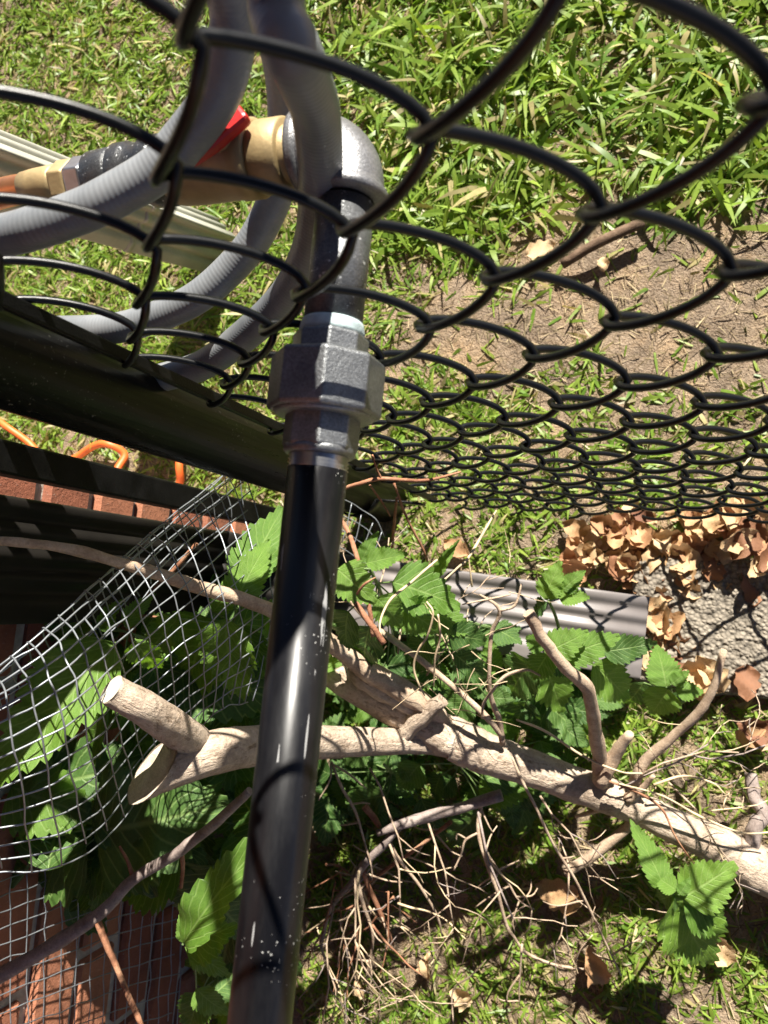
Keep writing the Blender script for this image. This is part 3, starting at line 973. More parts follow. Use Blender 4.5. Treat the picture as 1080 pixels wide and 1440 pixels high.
TW = [
    # material, list of (u, v, h, w)
    ('tan', [(-70, 757, 1.60, 11), (-10, 762, 1.575, 13), (85, 770, 1.54, 15), (170, 792, 1.50, 17), (260, 818, 1.455, 20), (340, 842, 1.41, 21), (400, 868, 1.365, 23), (470, 908, 1.305, 27), (520, 943, 1.265, 32), (590, 985, 1.225, 30), (630, 1020, 1.19, 24)]),
    ('tan', [(480, 826, .47, 7), (519, 873, .46, 8), (549, 898, .45, 9), (605, 940, .42, 9), (680, 1003, .37, 9), (706, 1035, .33, 9)]),
    ('tan', [(675, 835, .48, 3), (702, 859, .46, 7), (692, 892, .44, 7), (688, 939, .42, 7), (690, 975, .39, 8), (701, 1015, .35, 9), (706, 1045, .32, 9)]),
    ('tan', [(733, 822, .47, 3), (725, 852, .465, 5), (702, 859, .46, 5)]),
    ('tan', [(743, 863, 1.35, 17), (767, 903, 1.33, 17), (793, 937, 1.31, 18), (825, 966, 1.28, 20), (834, 1000, 1.24, 19), (840, 1050, 1.17, 22), (848, 1095, 1.13, 26)]),
    ('tan', [(1016, 914, .33, 9), (1005, 965, .31, 11), (985, 1000, .29, 13), (950, 1030, .26, 14), (910, 1066, .235, 16), (890, 1100, .22, 18)]),
    ('tan', [(886, 1030, .30, 12), (868, 1060, .27, 18), (845, 1100, .24, 24)]),
    ('tan', [(794, 1227, .16, 17), (836, 1199, .165, 15), (877, 1168, .175, 14), (900, 1145, .18, 18)]),
    ('tan', [(920, 1090, .24, 7), (905, 1105, .22, 10), (880, 1125, .21, 16)]),
    ('tan', [(808, 1150, .18, 6), (835, 1140, .19, 8), (870, 1125, .20, 10)]),
    ('grey', [(706, 1118, .24, 16), (642, 1135, .25, 15), (587, 1152, .26, 15), (531, 1170, .27, 9)]),
    ('grey', [(565, 1160, .262, 10), (535, 1190, .25, 12), (511, 1216, .24, 12), (498, 1236, .22, 9), (466, 1277, .16, 8), (450, 1325, .10, 6)]),
    ('tan', [(509, 1218, .235, 7), (501, 1240, .22, 8), (512, 1277, .19, 7), (523, 1320, .14, 5), (515, 1380, .08, 4)]),
    ('red', [(513, 1222, .23, 8), (518, 1243, .21, 8), (542, 1299, .15, 7), (552, 1330, .11, 5)]),
    ('red', [(522, 1240, .17, 6), (545, 1224, .175, 7), (581, 1196, .18, 6), (634, 1156, .19, 7)]),
    ('tan', [(548, 1185, .24, 6), (562, 1210, .23, 6), (592, 1249, .19, 5), (614, 1290, .14, 4), (621, 1318, .10, 3)]),
    ('tan', [(676, 1128, .235, 8), (671, 1171, .235, 7), (687, 1221, .22, 7), (698, 1254, .20, 6), (714, 1302, .16, 6), (721, 1318, .15, 5), (740, 1342, .12, 5), (780, 1355, .09, 4), (828, 1366, .06, 3)]),
    ('tan', [(679, 1192, .23, 5), (700, 1222, .21, 4), (717, 1243, .19, 4), (732, 1268, .17, 3), (750, 1277, .16, 2)]),
    ('tan', [(735, 1330, .14, 4), (730, 1380, .10, 3), (731, 1414, .07, 2)]),
    ('tan', [(806, 1360, .075, 3), (815, 1335, .09, 2.5), (832, 1316, .10, 2)]),
    ('tan', [(685, 1348, .12, 2), (660, 1372, .12, 3), (639, 1393, .11, 3), (636, 1440, .09, 3)]),
    ('tan', [(721, 1065, .36, 4), (735, 1100, .35, 5), (753, 1134, .33, 5), (778, 1185, .29, 5), (809, 1235, .24, 5), (834, 1292, .18, 4), (872, 1372, .10, 3)]),
    ('tan', [(671, 1171, .235, 4), (655, 1180, .24, 4), (648, 1200, .235, 3), (640, 1222, .23, 3)]),
    ('tan', [(655, 1180, .24, 3), (645, 1172, .245, 3), (640, 1180, .245, 2)]),
    ('tan', [(465, 1070, .33, 4), (482, 1105, .32, 5), (496, 1135, .30, 5), (505, 1162, .28, 4), (518, 1202, .25, 3)]),
    ('tan', [(465, 1074, .33, 3), (490, 1090, .33, 4), (514, 1108, .32, 2)]),
    ('tan', [(466, 1072, .33, 3), (464, 1095, .33, 3), (450, 1125, .32, 2)]),
    ('tan', [(497, 1132, .30, 3), (508, 1130, .30, 3), (522, 1131, .30, 2)]),
    ('red', [(512, 1134, .27, 10), (525, 1150, .26, 9), (536, 1163, .26, 8)]),
    ('vine', [(726, 1012, .34, 3), (770, 1030, .32, 4), (820, 1062, .29, 4), (870, 1085, .27, 3), (905, 1088, .26, 3)]),
    ('vine', [(870, 1100, .27, 3), (930, 1120, .24, 3), (985, 1148, .20, 4), (1040, 1170, .17, 3), (1090, 1172, .16, 3)]),
    ('red', [(858, 1098, .27, 4), (900, 1115, .25, 5), (930, 1140, .23, 4), (950, 1175, .22, 3), (975, 1215, .19, 2)]),
    ('vine', [(920, 1105, .23, 4), (960, 1090, .22, 4), (1000, 1100, .20, 3), (1018, 1118, .19, 2)]),
    ('grey', [(1056, 1085, .10, 16), (1060, 1120, .11, 18), (1072, 1145, .11, 20), (1062, 1170, .11, 22), (1055, 1205, .10, 22)]),
]
def lowered(l_):
    return [(u + random.uniform(-2, 2), v + random.uniform(-2, 2), max(h * (.58 if h < 1 else 1) - (0 if h < 1 else 1), .015), w * (.85 if w < 9 else 1)) for u, v, h, w in l_]


TW = [(m_, lowered(l_)) for m_, l_ in TW]
for i, (m_, l_) in enumerate(TW):
    mat = {'tan': M['twig_tan'], 'grey': M['twig_grey'], 'red': M['twig_red'], 'vine': M['vine']}[m_]
    branch('twig', l_, mat, limb, 8, .07, 5, 20 + i)

# small random side twiglets on the hanging twigs
for k in range(46):
    i = random.choice([11, 12, 13, 14, 16, 17, 21, 24, 18])
    l_ = TW[i][1]
    s = random.random() * (len(l_) - 1); j = int(s); f_ = s - j
    u, v, h, w = [l_[j][q] * (1 - f_) + l_[j + 1][q] * f_ for q in range(4)]
    a_ = random.uniform(0, 2 * math.pi); L = random.uniform(10, 38)
    u1, v1 = u + L * math.cos(a_), v + L * math.sin(a_) * .9 + 6
    b_ = random.uniform(-.6, .6)
    u2, v2 = u1 + L * .6 * math.cos(a_ + b_), v1 + L * .6 * math.sin(a_ + b_)
    branch('twig', [(u, v, h, min(w, 3.2)), (u1, v1, h - .004, 2.4), (u2, v2, h - .01, 1.6)], M['twig_tan'], limb, 5, .05, 3, 200 + k)

# rootlets hanging in the lower left of the limb
for k in range(22):
    u, v, h = random.uniform(440, 560), random.uniform(1215, 1340), random.uniform(.05, .14)
    pts = []
    w = random.uniform(2, 4.5)
    a_ = random.uniform(.08, .92) * math.pi
    for q in range(5):
        pts.append((u, v, max(h, .02), max(w, 1.6)))
        a_ += random.uniform(-.5, .5)
        st = random.uniform(22, 44)
        u += st * math.cos(a_) * .8; v += st * abs(math.sin(a_)); h -= random.uniform(-.004, .02); w *= .8
    branch('rootlet', pts, random.choice([M['twig_red'], M['twig_red'], M['twig_tan'], M['vine']]), limb, 5, .05, 4, 300 + k)

def forked(u, v, h, a_, L, w, depth, seed):
    """kinked bare twig that forks, in short straight joints"""
    pts = [(u, v, max(h, .012), w)]
    n_ = random.randint(3, 5)
    for q in range(n_):
        a_ += random.uniform(-.35, .35)
        st = L / n_ * random.uniform(.7, 1.3)
        u += st * math.cos(a_); v += st * math.sin(a_); h += random.uniform(-.014, .004); w *= .88
        pts.append((u, v, max(h, .012), max(w, 1.3)))
        if depth and random.random() < .75:
            forked(u, v, h, a_ + random.choice([-1, 1]) * random.uniform(.4, 1.0), L * random.uniform(.35, .65), w * .75, depth - 1, seed + q * 7 + 1)
    branch('twig', pts, random.choice([M['twig_tan'], M['twig_tan'], M['vine'], M['twig_grey']]), limb, 5, .08, 1, seed)


for k, (u, v, h, a_, L, w) in enumerate([
        (520, 1080, .20, 1.2, 120, 4.5), (505, 1225, .15, 1.9, 170, 5), (500, 1235, .14, 1.4, 190, 5), (470, 1270, .11, 1.8, 150, 4.5),
        (545, 1180, .15, 1.0, 150, 4.5), (600, 1150, .15, 1.5, 150, 4.5), (672, 1140, .14, 1.7, 170, 5), (760, 1120, .15, 1.2, 160, 4.5),
        (800, 1225, .10, 1.5, 120, 4), (870, 1110, .14, -.6, 120, 4), (900, 1090, .14, -.2, 150, 4.5), (960, 1060, .13, .3, 110, 4), (1000, 1140, .09, -.4, 90, 3.5),
        (940, 1100, .12, .5, 140, 4), (560, 920, .24, -1.2, 110, 4), (600, 950, .22, -1.0, 110, 4), (640, 960, .20, -1.6, 110, 4), (520, 880, .27, -.9, 110, 4), (450, 1330, .08, 1.3, 110, 4)]):
    forked(u, v, h, a_, L, w * .78, 2 if k % 2 else 1, 900 + k * 60)

tb = thing('branch', 'thin brown forked branch in front of the wire mesh on the brick wall', 'branch', tuple(at(187, 1238, 0)))
branch('branch_stem', [(352, 1112, .40, 12), (300, 1160, .395, 14), (255, 1195, .39, 15), (187, 1238, .39, 16), (136, 1289, .40, 18), (64, 1335, .41, 20), (-40, 1395, .42, 22)], M['twig_grey'], tb, 10, .05, 6, 60)
branch('twig', [(136, 1292, .40, 11), (150, 1330, .395, 9), (166, 1365, .39, 8), (200, 1445, .38, 8)], M['twig_red'], tb, 8, .05, 6, 61)
branch('twig', [(255, 1196, .39, 7), (257, 1220, .385, 6), (255, 1248, .38, 5)], M['twig_red'], tb, 8, .05, 6, 62)
branch('twig', [(187, 1236, .39, 6), (180, 1212, .395, 5), (168, 1190, .40, 3)], M['twig_red'], tb, 8, .05, 6, 63)

VN = [
    ('dry_vine', 'reddish forked vine climbing inside the curled wire mesh', 'red', [[(277, 764, .40, 6), (250, 795, .40, 7), (225, 820, .40, 7), (190, 855, .39, 7), (160, 885, .385, 6)], [(172, 862, .39, 3), (225, 868, .40, 3), (288, 871, .40, 2)]]),
    ('dry_vine', 'orange-brown vine stretched sideways beside the pipe at the fence foot', 'red', [[(476, 690, .42, 5), (505, 680, .42, 6), (537, 673, .41, 6), (596, 676, .38, 5), (648, 664, .36, 3)], [(554, 679, .40, 4), (571, 726, .36, 4), (598, 779, .32, 4), (600, 800, .30, 3)], [(524, 640, .44, 3), (530, 660, .42, 3), (536, 673, .41, 4)], [(520, 682, .41, 3), (537, 706, .39, 3), (549, 726, .37, 2)], [(558, 700, .36, 4), (554, 740, .32, 5), (551, 778, .28, 4)]]),
    ('dry_vine', 'dark red cane curving down among the leaves right of the pipe', 'red', [[(474, 722, .42, 6), (490, 750, .43, 7), (501, 779, .44, 7), (512, 820, .44, 7), (520, 858, .44, 7), (524, 895, .43, 6)], [(473, 806, .45, 7), (495, 840, .45, 8), (520, 876, .45, 9), (540, 905, .44, 9)], [(500, 838, .45, 4), (512, 822, .46, 4), (528, 812, .46, 2)]]),
    ('dry_vine', 'pale dry vine stem crossing in front of the brown downspout outlet', 'vine', [[(698, 718, .20, 2), (682, 745, .22, 4), (659, 784, .24, 4), (642, 800, .25, 3), (622, 818, .26, 3)], [(659, 784, .24, 2), (662, 810, .23, 2.5), (664, 825, .22, 3)]]),
    ('dry_vine', 'pale curling vine hanging over the leaves beside the pipe', 'vine', [[(615, 787, .38, 3), (579, 818, .40, 4), (548, 845, .42, 4), (534, 879, .43, 3), (540, 905, .43, 3)], [(600, 846, .42, 2.5), (609, 862, .42, 3), (602, 892, .41, 3), (588, 915, .40, 3), (582, 940, .39, 3), (590, 965, .38, 3), (597, 978, .37, 2)], [(616, 864, .42, 3), (619, 895, .41, 3), (612, 925, .40, 3), (610, 965, .38, 2)]]),
    ('dry_vine', 'bent pale twig among the nettles above the limb', 'tan', [[(760, 950, .30, 3), (740, 942, .30, 4), (712, 950, .30, 5), (695, 968, .30, 5), (680, 990, .29, 4), (678, 1010, .28, 4)], [(650, 850, .36, 2), (690, 842, .36, 3), (718, 836, .35, 2)]]),
]
for nm, lb, mt, parts in VN:
    t = thing(nm, lb, 'vine', tuple(at(parts[0][0][0], parts[0][0][1], 0)))
    for q, l_ in enumerate(parts):
        l_ = [(u, v, h * .8, w) for u, v, h, w in l_]
        branch('vine_stem', l_, {'red': M['twig_red'], 'vine': M['vine'], 'tan': M['twig_tan']}[mt], t, 6, .05, 6, 400 + q)
# fine dry tendrils tangled round the limb fork, too many and thin to tell apart
lst = []
for k in range(30):
    u, v = random.uniform(470, 720), random.uniform(790, 1010)
    if random.random() < .25: u, v = random.uniform(820, 1080), random.uniform(1010, 1180)
    h = random.uniform(.18, .30) if u < 800 else random.uniform(.05, .2)
    a_ = random.uniform(0, 6.28); pts = []
    for q in range(5):
        p = at(u, v, h); pts.append([*p, .0005 - .00008 * q])
        a_ += random.uniform(-.4, .4); st = random.uniform(12, 26)
        u += st * math.cos(a_); v += st * math.sin(a_); h += random.uniform(-.012, .012)
    q_ = crom(pts, 4)
    Vt, Ft, _ = tube_data(q_[:, :3], q_[:, 3], 4, False)
    lst.append((Vt, Ft))
V, F = join_data(lst)
tag(mesh_obj('dry_tendrils', V, F, M['vine']), 'tangle of hair-thin pale tendrils around the limb fork', 'tendrils', kind='stuff')


# ------------------------------------------------------------------ serrated leaves
def leaf_mesh(name, seed, mat, teeth=10, wr=.36, fold=.22, droop=.25, wav=.03, lobe=False):
    g2 = np.random.default_rng(seed)
    rows = teeth * 3 + 1
    V, UV = [], []
    cols = [-1, -.55, 0, .55, 1]
    w1 = g2.uniform(.8, 1.1); ph = g2.uniform(0, 6)
    tw = g2.uniform(-.25, .25)
    for i in range(rows):
        t = i / (rows - 1)
        half = wr * (math.sin(math.pi * min(1, t ** .62)) ** .85) * (1 - .15 * t) + .004
        k = i % 3
        tooth = [.0, .055, .085][k] * (0.4 + half / wr) * (1 if .04 < t < .97 else 0)
        fwd = [0.0, .010, .030][k]
        for c in cols:
            x = c * half
            yv = t
            if abs(c) == 1:
                x = c * (half + tooth * .55 - .02 * (half / wr)); yv = t + fwd
            z = fold * abs(x) - droop * t * t - .10 * abs(x) ** 2 * 2
            z += wav * math.sin(t * 17 + ph + c * 1.3) * abs(c) + .012 * math.sin(t * 9 * math.pi) * (1 if abs(c) == .55 else 0)
            z += tw * x * t
            V.append((x * w1, yv, z)); UV.append((c, t))
    F = []
    nc = len(cols)
    for i in range(rows - 1):
        for c in range(nc - 1):
            a_ = i * nc + c
            F.append((a_, a_ + 1, a_ + nc + 1, a_ + nc))
    me = bpy.data.meshes.new(name)
    me.from_pydata(V, [], F)
    me.polygons.foreach_set('use_smooth', [True] * len(F))
    me.materials.append(mat)
    uv = me.uv_layers.new(name='UVMap')
    for l in me.loops: uv.data[l.index].uv = UV[l.vertex_index]
    return me


LEAVES = [leaf_mesh('leaf', 40 + i, M['leaf'], teeth=9 + i % 4, wr=.31 + .03 * (i % 3), fold=[.1, .25, .35, .18][i % 4], droop=[.15, .3, .05, .4][i % 4]) for i in range(8)]
LEAVES_OLD = [leaf_mesh('leaf', 60 + i, M['leaf_old'], teeth=9 + i % 4, wr=.33 + .03 * (i % 3), fold=.2, droop=.2 + .05 * i, wav=.04) for i in range(4)]


def place_leaf(parent, base, tip, nrm=None, wide=1.0, me=None, old=False):
    base = Vector(base); tip = Vector(tip)
    yv = tip - base; L = yv.length
    if L < 1e-5: return
    yv.normalize()
    n = Vector(nrm if nrm is not None else ((random.uniform(-.35, .35) + .1, random.uniform(-.3, .45) + .1, 1) if old else (random.uniform(0, .35), random.uniform(.0, .4), 1)))
    xv = yv.cross(n)
    if xv.length < 1e-3: xv = yv.cross(Vector((1, 0, 0)))
    xv.normalize(); zv = xv.cross(yv)
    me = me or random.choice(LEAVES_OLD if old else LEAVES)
    o = bpy.data.objects.new('leaf', me)
    COL.objects.link(o)
    o.parent = parent
    mw = Matrix((( xv.x * L * wide, yv.x * L, zv.x * L, base.x - parent.location.x),
                 ( xv.y * L * wide, yv.y * L, zv.y * L, base.y - parent.location.y),
                 ( xv.z * L * wide, yv.z * L, zv.z * L, base.z - parent.location.z), (0, 0, 0, 1)))
    o.matrix_local = mw
    return o


def plant(label, root, stems, leaves, group='nettle plants under the fence', seed=0):
    """stems: lists of (u,v,h,w); leaves: (u0,v0,h0,u1,v1,h1,wide,old)."""
    r = at(*root)
    t = thing('nettle_plant', label, 'plant', (r[0], r[1], 0), group)
    for q, l_ in enumerate(stems):
        branch('stem', l_, M['stem'], t, 7, .03, 5, 700 + seed + q)
    for l_ in leaves:
        u0, v0, h0, u1, v1, h1, wd, od = l_
        b_ = at(u0, v0, h0)
        place_leaf(t, b_, at(u1, v1, h1), None, wd, old=od)
        # petiole towards the nearest stem point
        best = None
        for s_ in stems:
            for e_ in s_:
                p_ = at(*e_[:3]); d_ = np.linalg.norm(p_ - b_)
                if best is None or d_ < best[0]: best = (d_, p_)
        if best and .003 < best[0] < .12:
            mid = (best[1] + b_) / 2 + np.array([0, 0, -.004])
            tube('petiole', crom([best[1], mid, b_], 4), .0008, M['stem'], t, 5)
    return t


def fill(n, box, hr, L=(.035, .07), old=.6):
    out = []
    for _ in range(n):
        u, v = random.uniform(box[0], box[2]), random.uniform(box[1], box[3])
        h = random.uniform(*hr)
        a_ = random.uniform(0, 6.28)
        l = random.uniform(*L)
        dep = (.93 - h) / .93
        lp = l * FPX / dep / .95
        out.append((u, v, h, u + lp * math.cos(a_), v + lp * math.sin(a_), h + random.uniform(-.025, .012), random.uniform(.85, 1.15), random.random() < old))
    return out


plant('bright nettle with serrated leaves in front of the downspout outlet, above the limb', (800, 960, 0),
      [[(800, 965, .0, 6), (795, 940, .12, 6), (780, 915, .22, 6), (770, 900, .25, 4)], [(800, 965, .02, 5), (785, 880, .16, 5), (772, 845, .20, 4)]],
      [(765, 842, .20, 787, 790, .21, 1, 0), (786, 838, .20, 829, 840, .20, 1, 0), (790, 830, .20, 818, 806, .21, 1, 0), (768, 846, .20, 744, 866, .18, 1, 1),
       (766, 918, .26, 826, 890, .265, 1.1, 0), (790, 922, .25, 872, 896, .25, .9, 0), (848, 916, .22, 928, 906, .21, .9, 1), 
       (768, 912, .26, 735, 892, .25, 1.0, 0), (770, 920, .25, 745, 960, .24, 1.1, 0), (834, 934, .22, 906, 998, .18, .75, 0), (775, 925, .23, 820, 945, .22, 1.1, 1),
       (765, 930, .18, 795, 1010, .14, 1.0, 0), (757, 950, .12, 790, 1050, .09, 1.0, 1), (750, 930, .21, 700, 985, .18, 1.1, 1),
       (860, 985, .16, 880, 940, .15, 1, 1), (740, 985, .12, 720, 1035, .09, 1.1, 1), (770, 990, .11, 830, 1040, .08, 1.1, 1)] + fill(16, (690, 930, 840, 1040), (.03, .10), (.025, .055)))
plant('small nettle tip with four broad leaves right of the downspout outlet', (942, 972, 0),
      [[(945, 985, .0, 5), (944, 975, .1, 5), (942, 968, .16, 4)]],
      [(937, 966, .165, 929, 910, .17, 1.25, 0), (944, 962, .165, 968, 944, .17, 1.2, 0), (940, 969, .16, 914, 1012, .145, 1.25, 0), (950, 970, .16, 992, 972, .15, 1.1, 0),
       (938, 968, .15, 912, 968, .13, 1.1, 1), (945, 975, .14, 962, 1005, .12, 1.1, 1), (905, 960, .12, 880, 1000, .10, 1.1, 1)])
plant('lone nettle shoot below the thick limb near the lower right corner', (955, 1262, 0),
      [[(960, 1275, .0, 6), (957, 1268, .08, 5), (953, 1258, .15, 4), (935, 1250, .16, 3)]],
      [(960, 1262, .16, 1036, 1216, .155, 1.0, 0), (962, 1268, .155, 1044, 1312, .13, .95, 0), (946, 1260, .16, 1000, 1364, .10, .85, 0), (952, 1252, .165, 916, 1228, .16, 1.1, 0),
       (936, 1252, .16, 901, 1163, .17, .6, 0), (960, 1272, .15, 990, 1320, .13, 1.0, 1), (948, 1258, .16, 918, 1270, .14, 1.0, 1), (955, 1258, .165, 972, 1235, .165, 1, 0)])
plant('leafy nettle clump beside the black pipe below the union', (560, 880, 0),
      [[(560, 900, .02, 6), (545, 860, .2, 6), (530, 820, .33, 5), (520, 800, .36, 4)], [(600, 900, .02, 6), (605, 860, .18, 5), (612, 825, .25, 4)]],
      [(474, 800, .37, 530, 845, .36, 1.1, 0), (552, 818, .30, 655, 848, .27, 1.0, 0), (515, 792, .34, 572, 778, .34, .8, 0), (508, 790, .33, 524, 752, .34, .8, 0),
       (612, 812, .26, 633, 766, .28, .45, 0), (530, 840, .33, 570, 885, .31, 1.0, 0), (560, 850, .3, 620, 890, .27, 1.1, 0), (490, 860, .34, 475, 920, .32, 1, 1), (610, 860, .25, 665, 890, .23, 1.1, 0),
       (630, 890, .24, 690, 905, .22, 1.1, 1), (600, 900, .24, 575, 950, .22, 1.1, 1), (640, 920, .22, 690, 960, .2, 1.1, 1), (520, 880, .3, 500, 950, .28, 1.1, 1)]
      + fill(44, (470, 875, 700, 1000), (.03, .15), (.025, .055)))
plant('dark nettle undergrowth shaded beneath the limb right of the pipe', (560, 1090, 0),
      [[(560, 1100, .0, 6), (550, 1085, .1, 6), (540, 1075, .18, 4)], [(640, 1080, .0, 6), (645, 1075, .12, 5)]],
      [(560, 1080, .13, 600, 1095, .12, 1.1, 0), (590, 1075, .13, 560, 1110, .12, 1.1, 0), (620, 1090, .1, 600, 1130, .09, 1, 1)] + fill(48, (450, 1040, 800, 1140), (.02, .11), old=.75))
plant('large leaved nettle seen through the curled wire mesh', (150, 960, 0),
      [[(330, 1010, .0, 8), (290, 960, .2, 7), (230, 910, .36, 6), (180, 890, .40, 5)], [(300, 1000, .1, 6), (310, 930, .3, 6), (325, 880, .36, 5)]],
      [(160, 905, .49, -18, 1112, .55, .80, 0), (140, 885, .40, 165, 845, .41, .9, 0), (190, 900, .47, 225, 960, .44, .9, 0), (300, 872, .37, 235, 985, .34, .95, 0), (250, 870, .40, 192, 930, .40, .9, 0), (175, 880, .42, 205, 835, .42, .8, 0),
       (318, 870, .40, 318, 1010, .37, .8, 0), (330, 850, .40, 370, 760, .40, .8, 0), (345, 830, .38, 385, 700, .36, .7, 0), (300, 860, .38, 350, 800, .38, .9, 0), (150, 1000, .40, 90, 1080, .38, .9, 0),
       (90, 860, .36, 60, 905, .36, .8, 0), (340, 880, .37, 390, 960, .36, .8, 1), (345, 960, .28, 300, 1040, .26, 1, 1), (60, 1110, .36, 10, 1180, .35, .9, 1)]
      + fill(26, (170, 860, 380, 1010), (.16, .34), (.05, .09), .7))
plant('bright serrated nettle leaves left of the lower pipe in front of the bricks', (300, 1330, 0),
      [[(300, 1300, .0, 7), (280, 1315, .25, 6), (262, 1328, .42, 4)], [(300, 1380, .0, 6), (285, 1390, .3, 5)]],
      [(257, 1328, .46, 346, 1172, .50, .36, 0), (262, 1330, .43, 330, 1302, .44, .9, 0), (268, 1332, .42, 322, 1378, .41, .95, 0), (276, 1390, .38, 318, 1436, .37, .9, 0), (258, 1326, .42, 250, 1290, .43, .5, 0),
       (300, 1400, .3, 350, 1350, .28, 1.1, 1), (300, 1260, .33, 350, 1330, .3, 1.2, 1)] + fill(14, (270, 1170, 380, 1440), (.1, .28), (.05, .09), .8))
plant('dark nettle leaves hanging below the curled mesh at the left edge', (60, 1180, 0),
      [[(330, 1150, .0, 7), (240, 1150, .22, 6), (150, 1160, .34, 5), (60, 1180, .37, 4)]],
      [(120, 1190, .36, 10, 1245, .34, 1.0, 1), (60, 1150, .34, -30, 1200, .33, 1.0, 1), (160, 1100, .36, 210, 1130, .35, 1.0, 0), (215, 1195, .33, 190, 1160, .34, .9, 0), (85, 1125, .35, 100, 1170, .34, .5, 0)]
      + fill(30, (150, 1090, 370, 1200), (.12, .34), (.05, .09), .85) + fill(22, (0, 1090, 200, 1250), (.24, .38), (.05, .09), .9) + fill(8, (10, 870, 120, 1000), (.28, .36), (.05, .08), .9))

# ------------------------------------------------------------------ dry leaves
def dry_leaf_mesh(seed):
    g2 = np.random.default_rng(seed)
    rows, cols = 13, 7
    curl = g2.uniform(.3, 2.2); bend = g2.uniform(-.7, .9); ph = g2.uniform(0, 6); wr = g2.uniform(.24, .36)
    V = []
    for i in range(rows):
        t = i / (rows - 1)
        half = wr * math.sin(math.pi * min(1, t ** .8)) ** .8 + .008
        for c in np.linspace(-1, 1, cols):
            x = c * half * (1 + (.14 * math.sin(t * 21 + ph) + .04 * math.sin(t * 47 + ph * 2 + c)) * abs(c))
            z = curl * x * x * 1.6 + bend * (t - .5) ** 2 + .06 * math.sin(t * 8 + ph + c * 2) + .03 * math.sin(t * 19 + c * 5 + ph)
            V.append((x, t - .5, z))
    F = [(i * cols + c, i * cols + c + 1, (i + 1) * cols + c + 1, (i + 1) * cols + c) for i in range(rows - 1) for c in range(cols - 1)]
    me = bpy.data.meshes.new('dry_leaf'); me.from_pydata(V, [], F)
    me.polygons.foreach_set('use_smooth', [True] * len(F)); me.materials.append(M['dry'])
    return me


DRY = [dry_leaf_mesh(80 + i) for i in range(8)]


def dry_leaf(u, v, h, size, label, group, tilt=.5, rz=None):
    o = bpy.data.objects.new('dry_leaf', random.choice(DRY))
    COL.objects.link(o)
    p = at(u, v, max(h, .004))
    o.location = (p[0], p[1], max(h, gh(p[0], p[1]) + .004))
    o.scale = (size * random.uniform(.8, 1.2), size, size)
    o.rotation_euler = (random.uniform(-tilt, tilt), random.uniform(-tilt, tilt), random.uniform(0, 6.28) if rz is None else rz)
    return tag(o, label, 'leaf', group)


n = 0
while n < 105:
    u, v = random.gauss(925, 75), random.gauss(800, 68)
    if not (800 < u < 1060 and 718 < v < 930): continue
    if u > 960 and v > 830: continue
    if u < 905 and 815 < v: continue
    dry_leaf(u, v, random.uniform(.004, .022), random.uniform(.022, .048), 'curled brown dry leaf in the heap between the fence foot and the paver', 'dry leaves heaped at the fence foot', .33)
    n += 1
for k in range(16):
    dry_leaf(random.uniform(985, 1090), random.uniform(718, 800), random.uniform(.02, .05), random.uniform(.03, .055), 'curled brown dry leaf strewn at the upper edge of the paver', 'dry leaves along the upper paver edge', .6)
for u, v in [(955, 945), (1000, 948), (985, 960), (1050, 960), (1062, 1025), (1075, 1045), (1055, 1035), (975, 955)]:
    dry_leaf(u, v, .026, random.uniform(.03, .05), 'brown dry leaf lying along the lower edge of the paver', 'dry leaves along the lower paver edge', .4)
for k in range(22):
    dry_leaf(random.uniform(912, 968), random.uniform(815, 918), random.uniform(.004, .016), random.uniform(.022, .042), 'curled brown dry leaf in the heap between the fence foot and the paver', 'dry leaves heaped at the fence foot', .35)
dry_leaf(838, 1362, .03, .045, 'orange brown dry leaf on the shaded soil below the limb', None, .3, .4)
dry_leaf(785, 1258, .03, .055, 'broad dull brown dry leaf in the shade under the limb', None, .3, 1.4)
dry_leaf(760, 350, .012, .04, 'small rusty dry leaf on the bare soil patch', None, .3, -1.2)
dry_leaf(848, 370, .012, .02, 'tiny reddish dry leaf beside the stick on bare soil', None, .3, .2)
for u, v in [(640, 770), (600, 1360), (505, 1390), (650, 1400), (1010, 1330)]:
    dry_leaf(u, v, .015, random.uniform(.025, .045), 'small curled dry leaf scattered on the soil beneath the limb', 'dry leaves scattered under the limb', .4)

st = tube('stick', crom([at(790, 372, .012), at(840, 342, .018), at(905, 312, .016)], 5), [.0065] * 11, M['stick'], None, 10, .06, 9)
tag(st, 'short dark stick lying on the bare soil patch beyond the fence', 'stick')

# ------------------------------------------------------------------ grass and thatch
def to_px(x, y, z):
    Q = (np.stack([x, y, z], 1) - CAM_LOC) @ CAM_ROT
    return 540 + FPX * Q[:, 0] / -Q[:, 2], 720 - FPX * Q[:, 1] / -Q[:, 2]


def world_ell(u, v, ru, rv):
    c = at(u, v, 0); a_ = at(u + ru, v, 0); b_ = at(u, v + rv, 0)
    return c[0], c[1], np.linalg.norm(a_ - c), np.linalg.norm(b_ - c)


BARE = [world_ell(930, 400, 260, 150), world_ell(700, 470, 170, 90), world_ell(780, 330, 110, 70), world_ell(1100, 330, 150, 110)]
LOWSOIL = [world_ell(650, 1350, 260, 130)]


